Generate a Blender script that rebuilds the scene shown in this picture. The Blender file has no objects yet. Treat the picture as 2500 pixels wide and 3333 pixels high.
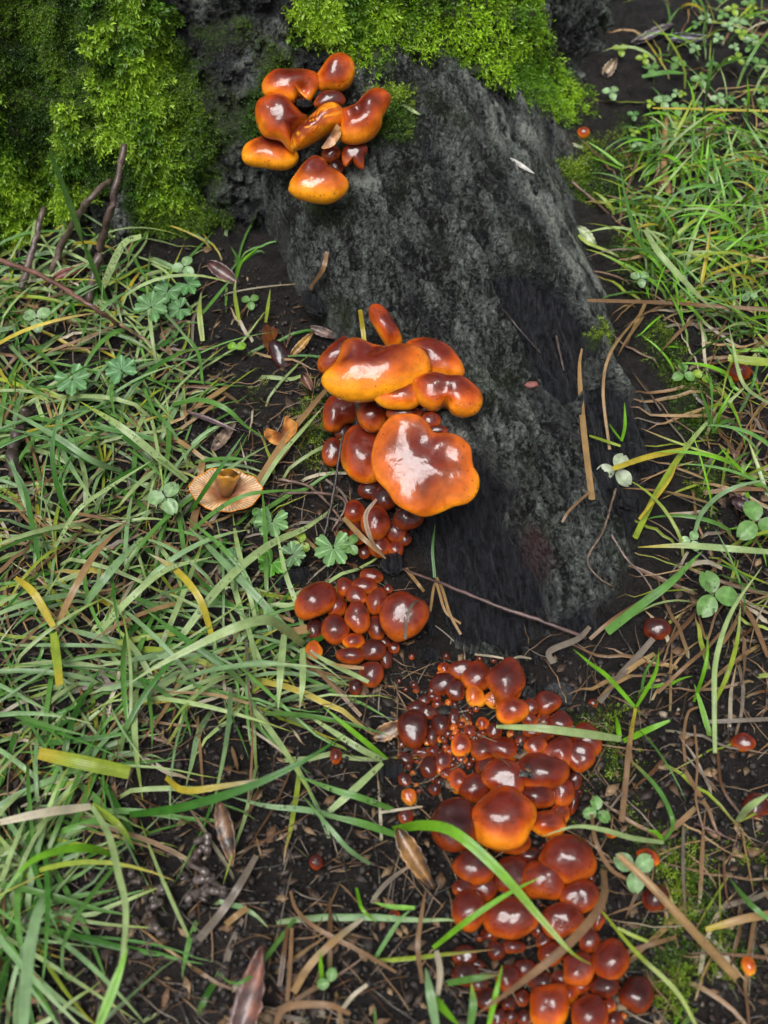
import bpy, math, random
import numpy as np
from mathutils import Vector
from mathutils.bvhtree import BVHTree

R = math.radians
rng = np.random.default_rng(7)
rnd = random.Random(7)
SC = bpy.context.scene
COL = SC.collection
W, H = 2500.0, 3333.0

# ------------------------------------------------------------------ camera
CAM_H, PITCH, VFOV = 0.38, 48.0, 55.0
cam = bpy.data.cameras.new('camera')
cam.sensor_fit = 'VERTICAL'; cam.sensor_height = 36.0
cam.angle_y = R(VFOV) if hasattr(cam, 'angle_y') else 0
cam.lens = 18.0 / math.tan(R(VFOV / 2))
cam.clip_start, cam.clip_end = 0.01, 400.0
cam.dof.use_dof = True; cam.dof.focus_distance = 0.50; cam.dof.aperture_fstop = 11.0
co = bpy.data.objects.new('camera', cam); COL.objects.link(co)
co.location = (0, 0, CAM_H); co.rotation_euler = (R(90 - PITCH), 0, 0)
SC.camera = co

# ------------------------------------------------------------------ world, sun, exposure
SUN_EL, SUN_AZ = 63.0, 200.0         # azimuth from +y (away from the camera), clockwise
world = bpy.data.worlds.new('World'); SC.world = world; world.use_nodes = True
nt = world.node_tree; nt.nodes.clear()
wo = nt.nodes.new('ShaderNodeOutputWorld'); bg = nt.nodes.new('ShaderNodeBackground')
sky = nt.nodes.new('ShaderNodeTexSky'); sky.sky_type = 'NISHITA'; sky.sun_disc = False
sky.sun_elevation = R(SUN_EL); sky.sun_rotation = R(SUN_AZ)
sky.air_density = 1.0; sky.dust_density = 6.0; sky.ozone_density = 1.0
hs = nt.nodes.new('ShaderNodeHueSaturation'); hs.inputs['Saturation'].default_value = 0.28   # overcast
nt.links.new(sky.outputs[0], hs.inputs['Color']); nt.links.new(hs.outputs[0], bg.inputs[0])
bg.inputs[1].default_value = 0.05
nt.links.new(bg.outputs[0], wo.inputs[0])
sl = bpy.data.lights.new('sun', 'SUN'); sl.energy = 1.5; sl.angle = R(32); sl.color = (1, 0.98, 0.95)
so = bpy.data.objects.new('sun', sl); COL.objects.link(so)
_a = R(SUN_AZ); _e = R(SUN_EL)
_d = Vector((math.sin(_a) * math.cos(_e), math.cos(_a) * math.cos(_e), math.sin(_e)))
so.rotation_euler = _d.to_track_quat('Z', 'Y').to_euler(); so.location = _d * 5
SC.view_settings.view_transform = 'Standard'; SC.view_settings.look = 'None'
SC.view_settings.gamma = 1.0; SC.view_settings.use_curve_mapping = False
SC.view_settings.exposure = 1.42
SC.cycles.use_denoising = True
SC.cycles.max_bounces = 8

# ------------------------------------------------------------------ numeric helpers
TF = math.tan(R(VFOV / 2)); CP, SP = math.cos(R(90 - PITCH)), math.sin(R(90 - PITCH))
CAMP = np.array([0, 0, CAM_H])

def rays(uv):
    uv = np.atleast_2d(np.asarray(uv, float))
    dx = (uv[:, 0] - W / 2) / (H / 2) * TF
    dy = -(uv[:, 1] - H / 2) / (H / 2) * TF
    d = np.stack([dx, dy * CP + SP, dy * SP - CP], 1)
    return d / np.linalg.norm(d, axis=1, keepdims=True)

def ray(u, v): return rays([(u, v)])[0]

def proj(P):
    q = P - CAMP
    dep = q[:, 1] * SP - q[:, 2] * CP
    up = q[:, 1] * CP + q[:, 2] * SP
    dep = np.where(dep < 1e-3, 1e-3, dep)
    return np.stack([W / 2 + q[:, 0] / dep / TF * H / 2, H / 2 - up / dep / TF * H / 2], 1)

def at_z(u, v, z):
    d = ray(u, v); return CAMP + d * ((z - CAM_H) / d[2])

def _hash(ix, iy, iz, seed):
    h = (ix.astype(np.int64) * 374761393 + iy.astype(np.int64) * 668265263 + iz.astype(np.int64) * 2147483647 // 3 + seed * 144665) & 0xffffffff
    h = ((h ^ (h >> 13)) * 1274126177) & 0xffffffff
    h = ((h ^ (h >> 16)) * 2246822519) & 0xffffffff
    return ((h ^ (h >> 15)) & 0xffffff) / float(0xffffff)

def vnoise(P, seed=0):
    P = np.asarray(P, float)
    i = np.floor(P).astype(np.int64); f = P - i
    f = f * f * f * (f * (f * 6 - 15) + 10)
    out = 0
    for a in (0, 1):
        wa = f[:, 0] if a else 1 - f[:, 0]
        for b in (0, 1):
            wb = f[:, 1] if b else 1 - f[:, 1]
            for c in (0, 1):
                wc = f[:, 2] if c else 1 - f[:, 2]
                out = out + wa * wb * wc * _hash(i[:, 0] + a, i[:, 1] + b, i[:, 2] + c, seed)
    return out * 2 - 1

def fbm(P, scale, oct=4, seed=0, gain=0.5):
    P = np.asarray(P, float) / scale
    s = 0; a = 1; n = 0
    for k in range(oct):
        s = s + a * vnoise(P + 17.3 * k, seed + k); n += a
        a *= gain; P = P * 2.03
    return s / n

def ridged(P, scale, oct=3, seed=0):
    P = np.asarray(P, float) / scale
    s = 0; a = 1; n = 0
    for k in range(oct):
        s = s + a * (1 - np.abs(vnoise(P + 9.1 * k, seed + k)) * 2); n += a
        a *= 0.5; P = P * 2.03
    return s / n

def xyz(x, y, z=None):
    return np.stack([x, y, np.zeros_like(x) if z is None else z], 1)

def sstep(a, b, x):
    t = np.clip((x - a) / (b - a), 0, 1); return t * t * (3 - 2 * t)

def inpoly(uv, poly):
    x, y = uv[:, 0], uv[:, 1]; c = np.zeros(len(uv), bool); n = len(poly); j = n - 1
    for i in range(n):
        xi, yi = poly[i]; xj, yj = poly[j]
        with np.errstate(divide='ignore', invalid='ignore'):
            m = ((yi > y) != (yj > y)) & (x < (xj - xi) * (y - yi) / (yj - yi + 1e-12) + xi)
        c ^= m; j = i
    return c

def polymask(uv, poly, soft):
    """1 inside, 0 outside, with a soft border of so many photo pixels"""
    poly = np.asarray(poly, float)
    d = np.full(len(uv), 1e9)
    for i in range(len(poly)):
        a = poly[i - 1]; b = poly[i]; ab = b - a
        t = np.clip(((uv - a) @ ab) / (ab @ ab + 1e-9), 0, 1)
        d = np.minimum(d, np.linalg.norm(uv - a - t[:, None] * ab, axis=1))
    d = np.where(inpoly(uv, poly), d, -d)
    return sstep(-soft, soft, d)

def spline(pts, n, closed=False):
    p = np.asarray(pts, float); m = len(p)
    if closed: P = np.concatenate([p[-1:], p, p[:2]]); segs = m
    else: P = np.concatenate([2 * p[:1] - p[1:2], p, 2 * p[-1:] - p[-2:-1]]); segs = m - 1
    L = np.linalg.norm(P[2:2 + segs] - P[1:1 + segs], axis=1) + 1e-9
    cum = np.concatenate([[0], np.cumsum(L)])
    s = np.linspace(0, cum[-1], n, endpoint=not closed)
    k = np.clip(np.searchsorted(cum, s, 'right') - 1, 0, segs - 1)
    t = ((s - cum[k]) / L[k])[:, None]
    a, b, c, d = P[k], P[k + 1], P[k + 2], P[k + 3]
    return 0.5 * (2 * b + (c - a) * t + (2 * a - 5 * b + 4 * c - d) * t * t + (3 * b - a - 3 * c + d) * t ** 3)

def unit(v): return v / (np.linalg.norm(v, axis=-1, keepdims=True) + 1e-12)

# ------------------------------------------------------------------ object helpers
def mesh(name, V, quads=None, tris=None, col=None, attrs=None, uv=None, mat=None, smooth=True):
    V = np.asarray(V, np.float32)
    nq = 0 if quads is None else len(quads); ntr = 0 if tris is None else len(tris)
    me = bpy.data.meshes.new(name)
    loops = []; starts = []
    if nq: loops.append(np.asarray(quads, np.int32).ravel()); starts.append(np.arange(nq) * 4)
    if ntr: loops.append(np.asarray(tris, np.int32).ravel()); starts.append(nq * 4 + np.arange(ntr) * 3)
    loops = np.concatenate(loops); starts = np.concatenate(starts).astype(np.int32)
    me.vertices.add(len(V)); me.vertices.foreach_set('co', V.ravel())
    me.loops.add(len(loops)); me.loops.foreach_set('vertex_index', loops)
    me.polygons.add(nq + ntr); me.polygons.foreach_set('loop_start', starts)
    me.update(calc_edges=True)
    if smooth: me.polygons.foreach_set('use_smooth', np.ones(nq + ntr, bool))
    if col is not None:
        c = np.ones((len(V), 4), np.float32); c[:, :3] = col
        a = me.color_attributes.new('Col', 'FLOAT_COLOR', 'POINT'); a.data.foreach_set('color', c.ravel())
    for k, w in (attrs or {}).items():
        a = me.attributes.new(k, 'FLOAT', 'POINT'); a.data.foreach_set('value', np.asarray(w, np.float32))
    if uv is not None:
        a = me.attributes.new('uvw', 'FLOAT_VECTOR', 'POINT')
        q = np.zeros((len(V), 3), np.float32); q[:, :2] = uv; a.data.foreach_set('vector', q.ravel())
    if mat: me.materials.append(mat)
    me.validate()
    return me

def obj(name, me, parent=None, loc=None):
    o = bpy.data.objects.new(name, me); COL.objects.link(o)
    if parent is not None: o.parent = parent
    if loc is not None: o.location = loc
    return o

def tag(o, label=None, cat=None, group=None, kind=None):
    if label: o['label'] = label
    if cat: o['category'] = cat
    if group: o['group'] = group
    if kind: o['kind'] = kind
    return o

def empty(name, loc, label, cat, group=None):
    o = bpy.data.objects.new(name, None); COL.objects.link(o); o.location = loc
    o.empty_display_size = 0.01
    return tag(o, label, cat, group)

def gridq(nu, nv, wrap=False):
    i = np.arange(nu - 1)[:, None]; j = np.arange(nv if wrap else nv - 1)[None]
    jn = (j + 1) % nv
    return np.stack([i * nv + j, i * nv + jn, (i + 1) * nv + jn, (i + 1) * nv + j], -1).reshape(-1, 4)

def tube(path, rs, seg=6, close=True):
    path = np.asarray(path, float); n = len(path)
    tg = np.gradient(path, axis=0); tg = unit(tg)
    ref = np.array([.3, .2, .93]); a = unit(np.cross(tg, ref)); b = np.cross(tg, a)
    an = np.linspace(0, 2 * math.pi, seg, endpoint=False)
    rs = np.broadcast_to(rs, n)
    V = path[:, None] + rs[:, None, None] * (np.cos(an)[None, :, None] * a[:, None] + np.sin(an)[None, :, None] * b[:, None])
    V = V.reshape(-1, 3); q = gridq(n, seg, True)
    return V, q, np.repeat(np.linspace(0, 1, n), seg)

# ------------------------------------------------------------------ materials
def nmat(name):
    m = bpy.data.materials.new(name); m.use_nodes = True
    t = m.node_tree; t.nodes.clear()
    out = t.nodes.new('ShaderNodeOutputMaterial'); p = t.nodes.new('ShaderNodeBsdfPrincipled')
    t.links.new(p.outputs[0], out.inputs[0])
    return m, t, p, out

def N(t, kind, **kw):
    n = t.nodes.new(kind)
    for k, v in kw.items():
        if k in n.inputs: n.inputs[k].default_value = v
        else: setattr(n, k, v)
    return n

def attr(t, name): return N(t, 'ShaderNodeAttribute', attribute_name=name)
def geo(t): return N(t, 'ShaderNodeNewGeometry').outputs['Position']

def noise(t, scale, detail=4, rough=0.55, vec=None):
    n = N(t, 'ShaderNodeTexNoise', Scale=scale, Detail=detail, Roughness=rough)
    t.links.new(vec or geo(t), n.inputs['Vector']); return n

def ramp(t, fac, stops):
    r = t.nodes.new('ShaderNodeValToRGB'); e = r.color_ramp.elements
    while len(e) < len(stops): e.new(0.5)
    for k, (p, c) in enumerate(stops):
        e[k].position = p; e[k].color = (c, c, c, 1) if np.isscalar(c) else (*c, 1)
    t.links.new(fac, r.inputs[0]); return r.outputs[0]

def mix(t, fac, a, b, mode='MIX'):
    m = t.nodes.new('ShaderNodeMix'); m.data_type = 'RGBA'; m.blend_type = mode
    for k, v in ((0, fac), (6, a), (7, b)):
        sock = m.inputs[k]
        if hasattr(v, 'node'): t.links.new(v, sock)
        elif np.isscalar(v): sock.default_value = v if k == 0 else (v, v, v, 1)
        else: sock.default_value = (*v, 1)
    return m.outputs[2]

def math_(t, op, a, b=0.0):
    m = t.nodes.new('ShaderNodeMath'); m.operation = op
    for s, v in ((m.inputs[0], a), (m.inputs[1], b)):
        if hasattr(v, 'node'): t.links.new(v, s)
        else: s.default_value = v
    return m.outputs[0]

def bump(t, p, h, strength, dist):
    b = N(t, 'ShaderNodeBump', Strength=strength, Distance=dist)
    t.links.new(h, b.inputs['Height']); t.links.new(b.outputs[0], p.inputs['Normal'])
    return b

# mushroom cap skin: colour comes with the mesh (brown disc to yellow margin), wet coat on top
def cap_material():
    m, t, p, o = nmat('wet_cap_skin')
    c = attr(t, 'Col').outputs['Color']
    n1 = noise(t, 160, 5, .6).outputs[0]
    c1 = mix(t, 1.0, c, ramp(t, n1, [(.25, .62), (.6, 1.12)]), 'MULTIPLY')
    vo = N(t, 'ShaderNodeTexVoronoi', Scale=420.0); t.links.new(geo(t), vo.inputs['Vector'])
    n2 = noise(t, 55, 2).outputs[0]
    sp = math_(t, 'MULTIPLY', ramp(t, vo.outputs['Distance'], [(.10, 1), (.19, 0)]), ramp(t, n2, [(.42, 0), (.56, 1)]))
    n3 = noise(t, 45, 6, .7).outputs[0]
    dirt = ramp(t, n3, [(.60, 0), (.70, .75)])
    c2 = mix(t, math_(t, 'MAXIMUM', sp, dirt), c1, (.022, .010, .007))
    t.links.new(c2, p.inputs['Base Color'])
    p.inputs['Roughness'].default_value = .45
    p.inputs['Subsurface Weight'].default_value = .22
    p.inputs['Subsurface Radius'].default_value = (1.0, .32, .08)
    p.inputs['Subsurface Scale'].default_value = .0045
    p.inputs['Coat Weight'].default_value = 1.0
    p.inputs['Coat Roughness'].default_value = .02
    p.inputs['Coat IOR'].default_value = 1.42
    p.inputs['Specular IOR Level'].default_value = .12
    n4 = noise(t, 260, 3, .5).outputs[0]
    t.links.new(ramp(t, noise(t, 130, 4, .65).outputs[0], [(.42, .02), (.68, .20)]), p.inputs['Coat Roughness'])
    n5 = noise(t, 70, 2, .5).outputs[0]
    hb = math_(t, 'ADD', math_(t, 'MULTIPLY', n4, .35), n5)
    b = bump(t, p, hb, .42, .0017)
    t.links.new(b.outputs[0], p.inputs['Coat Normal'])
    return m

def simple_mat(name, rough=.5, attr_col=True, color=(.5, .5, .5), nscale=200, var=.35, bstr=.3, bdist=.001, coat=0, sss=0, spec=.5):
    m, t, p, o = nmat(name)
    c = attr(t, 'Col').outputs['Color'] if attr_col else None
    n1 = noise(t, nscale, 5, .6).outputs[0]
    c1 = mix(t, 1.0, c if attr_col else color, ramp(t, n1, [(.28, 1 - var), (.72, 1 + var)]), 'MULTIPLY')
    t.links.new(c1, p.inputs['Base Color'])
    p.inputs['Roughness'].default_value = rough
    p.inputs['Specular IOR Level'].default_value = spec
    p.inputs['Coat Weight'].default_value = coat; p.inputs['Coat Roughness'].default_value = .08
    if sss:
        p.inputs['Subsurface Weight'].default_value = sss; p.inputs['Subsurface Scale'].default_value = .002
    n2 = noise(t, nscale * 2.5, 4, .6).outputs[0]
    bump(t, p, n2, bstr, bdist)
    return m

def blade_material():
    m, t, p, o = nmat('grass_blade')
    c = attr(t, 'Col').outputs['Color']
    sx = N(t, 'ShaderNodeSeparateXYZ'); t.links.new(attr(t, 'uvw').outputs['Vector'], sx.inputs[0])
    w = math_(t, 'SINE', math_(t, 'MULTIPLY', sx.outputs[0], 44.0))
    st = ramp(t, math_(t, 'ADD', math_(t, 'MULTIPLY', w, .5), .5), [(0, .72), (1, 1.18)])
    c1 = mix(t, 1.0, c, st, 'MULTIPLY')
    n1 = noise(t, 120, 4, .65).outputs[0]
    c1 = mix(t, 1.0, c1, ramp(t, n1, [(.3, .7), (.7, 1.2)]), 'MULTIPLY')
    n2 = noise(t, 300, 4, .7).outputs[0]
    c1 = mix(t, ramp(t, n2, [(.64, 0), (.74, .6)]), c1, (.10, .055, .02))
    t.links.new(c1, p.inputs['Base Color'])
    p.inputs['Roughness'].default_value = .24
    p.inputs['Specular IOR Level'].default_value = .55
    tr = N(t, 'ShaderNodeBsdfTranslucent'); t.links.new(c1, tr.inputs[0])
    ms = N(t, 'ShaderNodeMixShader'); ms.inputs[0].default_value = .28
    t.links.new(p.outputs[0], ms.inputs[1]); t.links.new(tr.outputs[0], ms.inputs[2]); t.links.new(ms.outputs[0], o.inputs[0])
    bump(t, p, w, .25, .0003)
    return m

def soil_material():
    m, t, p, o = nmat('wet_black_soil')
    n1 = noise(t, 90, 8, .68).outputs[0]; n2 = noise(t, 700, 5, .65).outputs[0]; n3 = noise(t, 14, 3).outputs[0]
    a = mix(t, ramp(t, n1, [(.32, 0), (.7, 1)]), (.0025, .0022, .0021), (.022, .018, .016))
    a = mix(t, math_(t, 'MULTIPLY', attr(t, 'mud').outputs['Fac'], .85), a, mix(t, n1, (.010, .008, .0075), (.040, .032, .029)))
    a = mix(t, ramp(t, n2, [(.62, 0), (.78, .35)]), a, (.05, .04, .034))
    g = math_(t, 'MULTIPLY', attr(t, 'moss').outputs['Fac'], ramp(t, n2, [(.35, .2), (.6, 1)]))
    a = mix(t, g, a, (.030, .055, .008))
    t.links.new(a, p.inputs['Base Color'])
    t.links.new(ramp(t, n2, [(.35, .28), (.65, .6)]), p.inputs['Roughness'])
    p.inputs['Specular IOR Level'].default_value = .42
    bump(t, p, math_(t, 'ADD', n1, math_(t, 'MULTIPLY', n2, .4)), 1.0, .006)
    return m

def wood_material():
    """grey weathered bark / black wet bare wood / green under-layer of moss, told apart by mesh masks"""
    m, t, p, o = nmat('wet_bark_and_wood')
    pos = geo(t)
    mp = N(t, 'ShaderNodeMapping'); mp.inputs['Scale'].default_value = (1, .10, 1); mp.inputs['Rotation'].default_value = (0, 0, R(6))
    t.links.new(pos, mp.inputs['Vector'])
    n1 = noise(t, 75, 7, .66).outputs[0]; n2 = noise(t, 420, 6, .7).outputs[0]; n3 = noise(t, 22, 4, .6).outputs[0]
    st = noise(t, 420, 6, .65, mp.outputs[0]).outputs[0]
    li = attr(t, 'lich').outputs['Fac']
    mc = N(t, 'ShaderNodeMapping'); mc.inputs['Scale'].default_value = (1, .45, .8); mc.inputs['Rotation'].default_value = (0, 0, R(12))
    t.links.new(pos, mc.inputs['Vector'])
    wp = N(t, 'ShaderNodeTexNoise', Scale=130.0, Detail=4.0); t.links.new(pos, wp.inputs['Vector'])
    va = N(t, 'ShaderNodeVectorMath', operation='MULTIPLY_ADD'); t.links.new(wp.outputs['Color'], va.inputs[0]); va.inputs[1].default_value = (.011, .011, .011); t.links.new(mc.outputs[0], va.inputs[2])
    cr = N(t, 'ShaderNodeTexVoronoi', feature='DISTANCE_TO_EDGE', Scale=210.0); t.links.new(va.outputs[0], cr.inputs['Vector'])
    cr2 = N(t, 'ShaderNodeTexVoronoi', feature='DISTANCE_TO_EDGE', Scale=70.0); t.links.new(va.outputs[0], cr2.inputs['Vector'])
    ck = math_(t, 'MULTIPLY', ramp(t, cr.outputs['Distance'], [(.0, .15), (.16, 1)]), ramp(t, cr2.outputs['Distance'], [(.0, .1), (.05, 1)]))
    lk = math_(t, 'ADD', li, math_(t, 'MULTIPLY', math_(t, 'SUBTRACT', n2, .5), 2.0))
    lk = math_(t, 'ADD', lk, math_(t, 'MULTIPLY', math_(t, 'SUBTRACT', ck, .75), math_(t, 'MULTIPLY', n3, .5)))
    lk = math_(t, 'ADD', lk, math_(t, 'MULTIPLY', math_(t, 'SUBTRACT', st, .5), .9))
    lk = math_(t, 'ADD', lk, math_(t, 'MULTIPLY', math_(t, 'SUBTRACT', n1, .5), .7))
    bark = mix(t, ramp(t, lk, [(.10, 0), (.75, 1)]), (.007, .007, .0078), (.165, .185, .172))
    bark = mix(t, ramp(t, lk, [(.62, 0), (.95, .85)]), bark, (.30, .31, .275))
    bark = mix(t, ramp(t, n3, [(.5, 0), (.72, .45)]), bark, (.034, .052, .018))
    wood = mix(t, ramp(t, st, [(.35, 0), (.68, 1)]), (.005, .005, .0062), (.031, .033, .040))
    wd = attr(t, 'wood').outputs['Fac']
    c = mix(t, wd, bark, wood)
    c = mix(t, attr(t, 'red').outputs['Fac'], c, mix(t, n2, (.03, .012, .014), (.10, .04, .045)))
    mo = attr(t, 'moss').outputs['Fac']
    c = mix(t, mo, c, mix(t, n2, (.012, .022, .003), (.055, .095, .010)))
    t.links.new(c, p.inputs['Base Color'])
    r = mix(t, wd, ramp(t, n1, [(.3, .26), (.7, .5)]), ramp(t, st, [(.3, .14), (.7, .36)]))
    r = mix(t, mo, r, .85)
    t.links.new(r, p.inputs['Roughness'])
    p.inputs['Specular IOR Level'].default_value = .5
    hgt = mix(t, wd, math_(t, 'ADD', math_(t, 'ADD', math_(t, 'MULTIPLY', n1, .6), math_(t, 'MULTIPLY', n2, .7)), math_(t, 'MULTIPLY', ck, .22)), math_(t, 'ADD', st, math_(t, 'MULTIPLY', n2, .35)))
    bump(t, p, hgt, 1.0, .0085)
    return m

def moss_material():
    m, t, p, o = nmat('moss_shoots')
    c = attr(t, 'Col').outputs['Color']
    t.links.new(c, p.inputs['Base Color']); p.inputs['Roughness'].default_value = .42
    tr = N(t, 'ShaderNodeBsdfTranslucent'); t.links.new(c, tr.inputs[0])
    ms = N(t, 'ShaderNodeMixShader'); ms.inputs[0].default_value = .38
    t.links.new(p.outputs[0], ms.inputs[1]); t.links.new(tr.outputs[0], ms.inputs[2]); t.links.new(ms.outputs[0], o.inputs[0])
    return m

def leaf_material():
    m, t, p, o = nmat('leaf_green')
    c = attr(t, 'Col').outputs['Color']
    n1 = noise(t, 350, 4, .6).outputs[0]
    c1 = mix(t, 1.0, c, ramp(t, n1, [(.3, .75), (.7, 1.25)]), 'MULTIPLY')
    t.links.new(c1, p.inputs['Base Color']); p.inputs['Roughness'].default_value = .38
    tr = N(t, 'ShaderNodeBsdfTranslucent'); t.links.new(c1, tr.inputs[0])
    ms = N(t, 'ShaderNodeMixShader'); ms.inputs[0].default_value = .25
    t.links.new(p.outputs[0], ms.inputs[1]); t.links.new(tr.outputs[0], ms.inputs[2]); t.links.new(ms.outputs[0], o.inputs[0])
    bump(t, p, n1, .3, .0006)
    return m

M_CAP = cap_material(); M_BLADE = blade_material(); M_SOIL = soil_material(); M_WOOD = wood_material()
M_MOSS = moss_material(); M_LEAF = leaf_material()
M_STEM = simple_mat('mushroom_stem', .4, coat=.4, nscale=300)
M_GILL = simple_mat('mushroom_gills', .5, nscale=500, var=.25, coat=.25, sss=.2)
M_DEAD = simple_mat('dead_leaf', .42, nscale=110, var=.85, bstr=.5, bdist=.001, coat=.25)
M_TWIG = simple_mat('twig_bark', .45, nscale=260, var=.5, bstr=.5, bdist=.0008, coat=.2)
M_CRUMB = simple_mat('soil_crumbs', .55, nscale=400, var=.5, bstr=.5, bdist=.001)
M_CAST = simple_mat('worm_cast_mud', .30, nscale=260, var=.3, bstr=.25, bdist=.0006, coat=.35)
m_, t_, p_, o_ = nmat('water_drop')
p_.inputs['Transmission Weight'].default_value = 1.0; p_.inputs['Roughness'].default_value = .02; p_.inputs['IOR'].default_value = 1.33
M_DROP = m_

# ------------------------------------------------------------------ ground
def ground_base(x, y):
    z = 0.13 * np.clip(y - .36, 0, .6) + .03 * np.clip(x - .12, 0, .4)
    return z

def ground_h(x, y):
    P = xyz(x, y)
    fine = ((np.abs(x) < 1.2) & (y < 2.2)) * 1.0
    z = ground_base(x, y) + .0085 * fbm(P, .11, 3, 3) + .0060 * fbm(P, .026, 4, 11, .58) * fine
    z = z + (.0022 * ridged(P, .010, 2, 21) + .0016 * fbm(P, .005, 2, 23)) * fine
    return z

def axis(lo, hi, step, far, grow=1.22):
    a = list(np.arange(lo, hi, step)); s = step
    while a[-1] < far: s *= grow; a.append(a[-1] + s)
    s = step; b = []; q = lo
    while q > -far: s *= grow; q -= s; b.append(q)
    return np.array(b[::-1] + a)

gx = axis(-.36, .50, .0016, 60); gy = axis(.06, .80, .0016, 60)
GX, GY = np.meshgrid(gx, gy, indexing='ij')
x, y = GX.ravel(), GY.ravel()
gz = ground_h(x, y)
GV = xyz(x, y, gz); gq = gridq(len(gx), len(gy))
guv = proj(GV)
mud = np.maximum(polymask(guv, [(350, 2900), (700, 2900), (1000, 3050), (1100, 3500), (200, 3500)], 150),
                 polymask(guv, [(2150, 2700), (2600, 2500), (2600, 3600), (2000, 3500)], 160) * .6)
gm = np.maximum.reduce([polymask(guv, [(1830, 2380), (2060, 2300), (2100, 2700), (1850, 2750)], 60) * .8,
                        polymask(guv, [(2050, 2700), (2450, 2800), (2400, 3333), (2150, 3400)], 120) * .55,
                        polymask(guv, [(1850, 400), (2300, 450), (2150, 900), (1950, 700)], 80) * .6,
                        polymask(guv, [(1940, 480), (2060, 520), (2120, 800), (2260, 1000), (2350, 1350), (2300, 1700), (2200, 1300), (2050, 900), (1950, 700)], 70) * .75, polymask(guv, [(850, 1250), (1080, 1250), (1080, 1600), (900, 1500)], 60) * .4])
gm = gm * sstep(-.15, .35, fbm(GV, .02, 3, 91))
ground = obj('ground', mesh('ground', GV, gq, attrs={'mud': mud, 'moss': gm}, mat=M_SOIL))
tag(ground, 'wet black soil between the grass and the root', None, None, 'structure')

# ------------------------------------------------------------------ the stump: trunk with a flared foot, and one root running to the front
TCX, TCY = -.20, .965
stump = empty('tree_stump', (TCX, TCY, 0), 'dark mossy tree stump with a broad root running to the front', 'tree stump')
th = np.concatenate([np.linspace(-math.pi, -1.25, 30, endpoint=False), np.linspace(-1.25, 1.75, 760, endpoint=False), np.linspace(1.75, math.pi, 28, endpoint=False)])
zz = np.concatenate([np.linspace(-.05, .28, 300), np.linspace(.285, .31, 6)])
TH, ZZ = np.meshgrid(th, zz, indexing='ij')
t0, z0 = TH.ravel(), ZZ.ravel()
ze = np.clip(z0, -.05, 9)
rr = .345 + .075 * np.exp(-np.clip(ze, 0, 9) / .13)
rr += .085 * np.exp(-((t0 - .60) / .28) ** 2) * np.exp(-np.clip(ze, 0, 9) / .11)
rr += .030 * np.exp(-((t0 + .35) / .22) ** 2) * np.exp(-((ze - .06) / .12) ** 2)
rr -= .050 * np.exp(-((t0 + .04) / .055) ** 2) * np.exp(-np.clip(ze, 0, 9) / .09)
tx = TCX + rr * np.sin(t0); ty = TCY - rr * np.cos(t0)
TP = xyz(tx, ty, z0)
nrm = unit(xyz(np.sin(t0), -np.cos(t0), np.full_like(t0, .35)))
Ps = TP * np.array([1, 1, .45])
d = .018 * fbm(Ps, .09, 4, 31) + .010 * ridged(Ps, .03, 3, 37) + .005 * fbm(TP, .012, 4, 41)
TP = TP + nrm * d[:, None]
tuv = proj(TP)
def islands(P, k):
    a = sstep(-.03, .09, fbm(P * k, .013, 4, 161, .6)); b = sstep(-.02, .14, fbm(P * k, .0055, 3, 163)); c = sstep(-.02, .16, fbm(P * k, .040, 3, 167))
    return a, b, c
i1, i2, i3 = islands(TP, np.array([1, 1, .7]))
TP = TP + nrm * (.005 * i1 + .003 * i2 + .004 * i3)[:, None]
tlich = np.append((.16 + .40 * i1 + .28 * i2) * (.35 + .50 * i3), .3)
front = (np.cos(t0) > -.25) & (z0 < .32)
MOSS_L = [(-700, -900), (520, -900), (545, 100), (500, 330), (420, 480), (400, 620), (330, 640), (200, 760), (120, 900), (-700, 1000)]
MOSS_C = [(470, 130), (600, 110), (660, 320), (700, 480), (640, 640), (780, 700), (640, 780), (430, 800), (390, 560), (440, 430)]
MOSS_R = [(960, -900), (1900, -900), (1720, 60), (1780, 200), (1900, 330), (1990, 420), (1870, 430), (1700, 380), (1560, 300), (1400, 190), (1300, 170), (1280, 330), (1200, 260), (1060, 210), (1010, 80)]
MOSS_S = [(1180, 400), (1380, 330), (1360, 560), (1180, 560)]
MOSS_T = [(1790, 560), (1900, 540), (2030, 680), (1990, 760), (1840, 640)]
MOSS_U = [(820, 240), (900, 220), (900, 300), (850, 330), (820, 480), (760, 430)]
def mossmask(uv, P):
    n = fbm(P, .022, 3, 51)
    L = polymask(uv, MOSS_L, 45); C = polymask(uv, MOSS_C, 45) * 1.0; Rr = polymask(uv, MOSS_R, 30)
    S = polymask(uv, MOSS_S, 40) * .75; T = polymask(uv, MOSS_T, 40) * .9; U = polymask(uv, MOSS_U, 40) * .7
    G = polymask(uv, [(540, -300), (1000, -300), (1350, 600), (1000, 800), (640, 800)], 60) * .36
    m = np.maximum.reduce([L, C, Rr, S, T, U, G])
    return np.clip(sstep(.25, .8, m + .85 * n * (1 - np.abs(2 * m - 1) * .35) - .05), 0, 1)
tm = mossmask(tuv, TP) * front
tm = np.where(front, tm, (fbm(TP, .08, 3, 61) > .05) * .6)
TP = TP + nrm * (tm * (.004 + .006 * np.clip(fbm(TP, .018, 3, 71) + .3, 0, 1)))[:, None]
cap_i = len(TP)
tops = np.arange(len(th)) * len(zz) + len(zz) - 1
TV = np.concatenate([TP, [[TCX, TCY, .312]]])
ttri = np.stack([tops, np.roll(tops, -1), np.full(len(th), cap_i)], 1)
i = np.arange(len(th))[:, None]; j = np.arange(len(zz) - 1)[None]; inx = (i + 1) % len(th)
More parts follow.
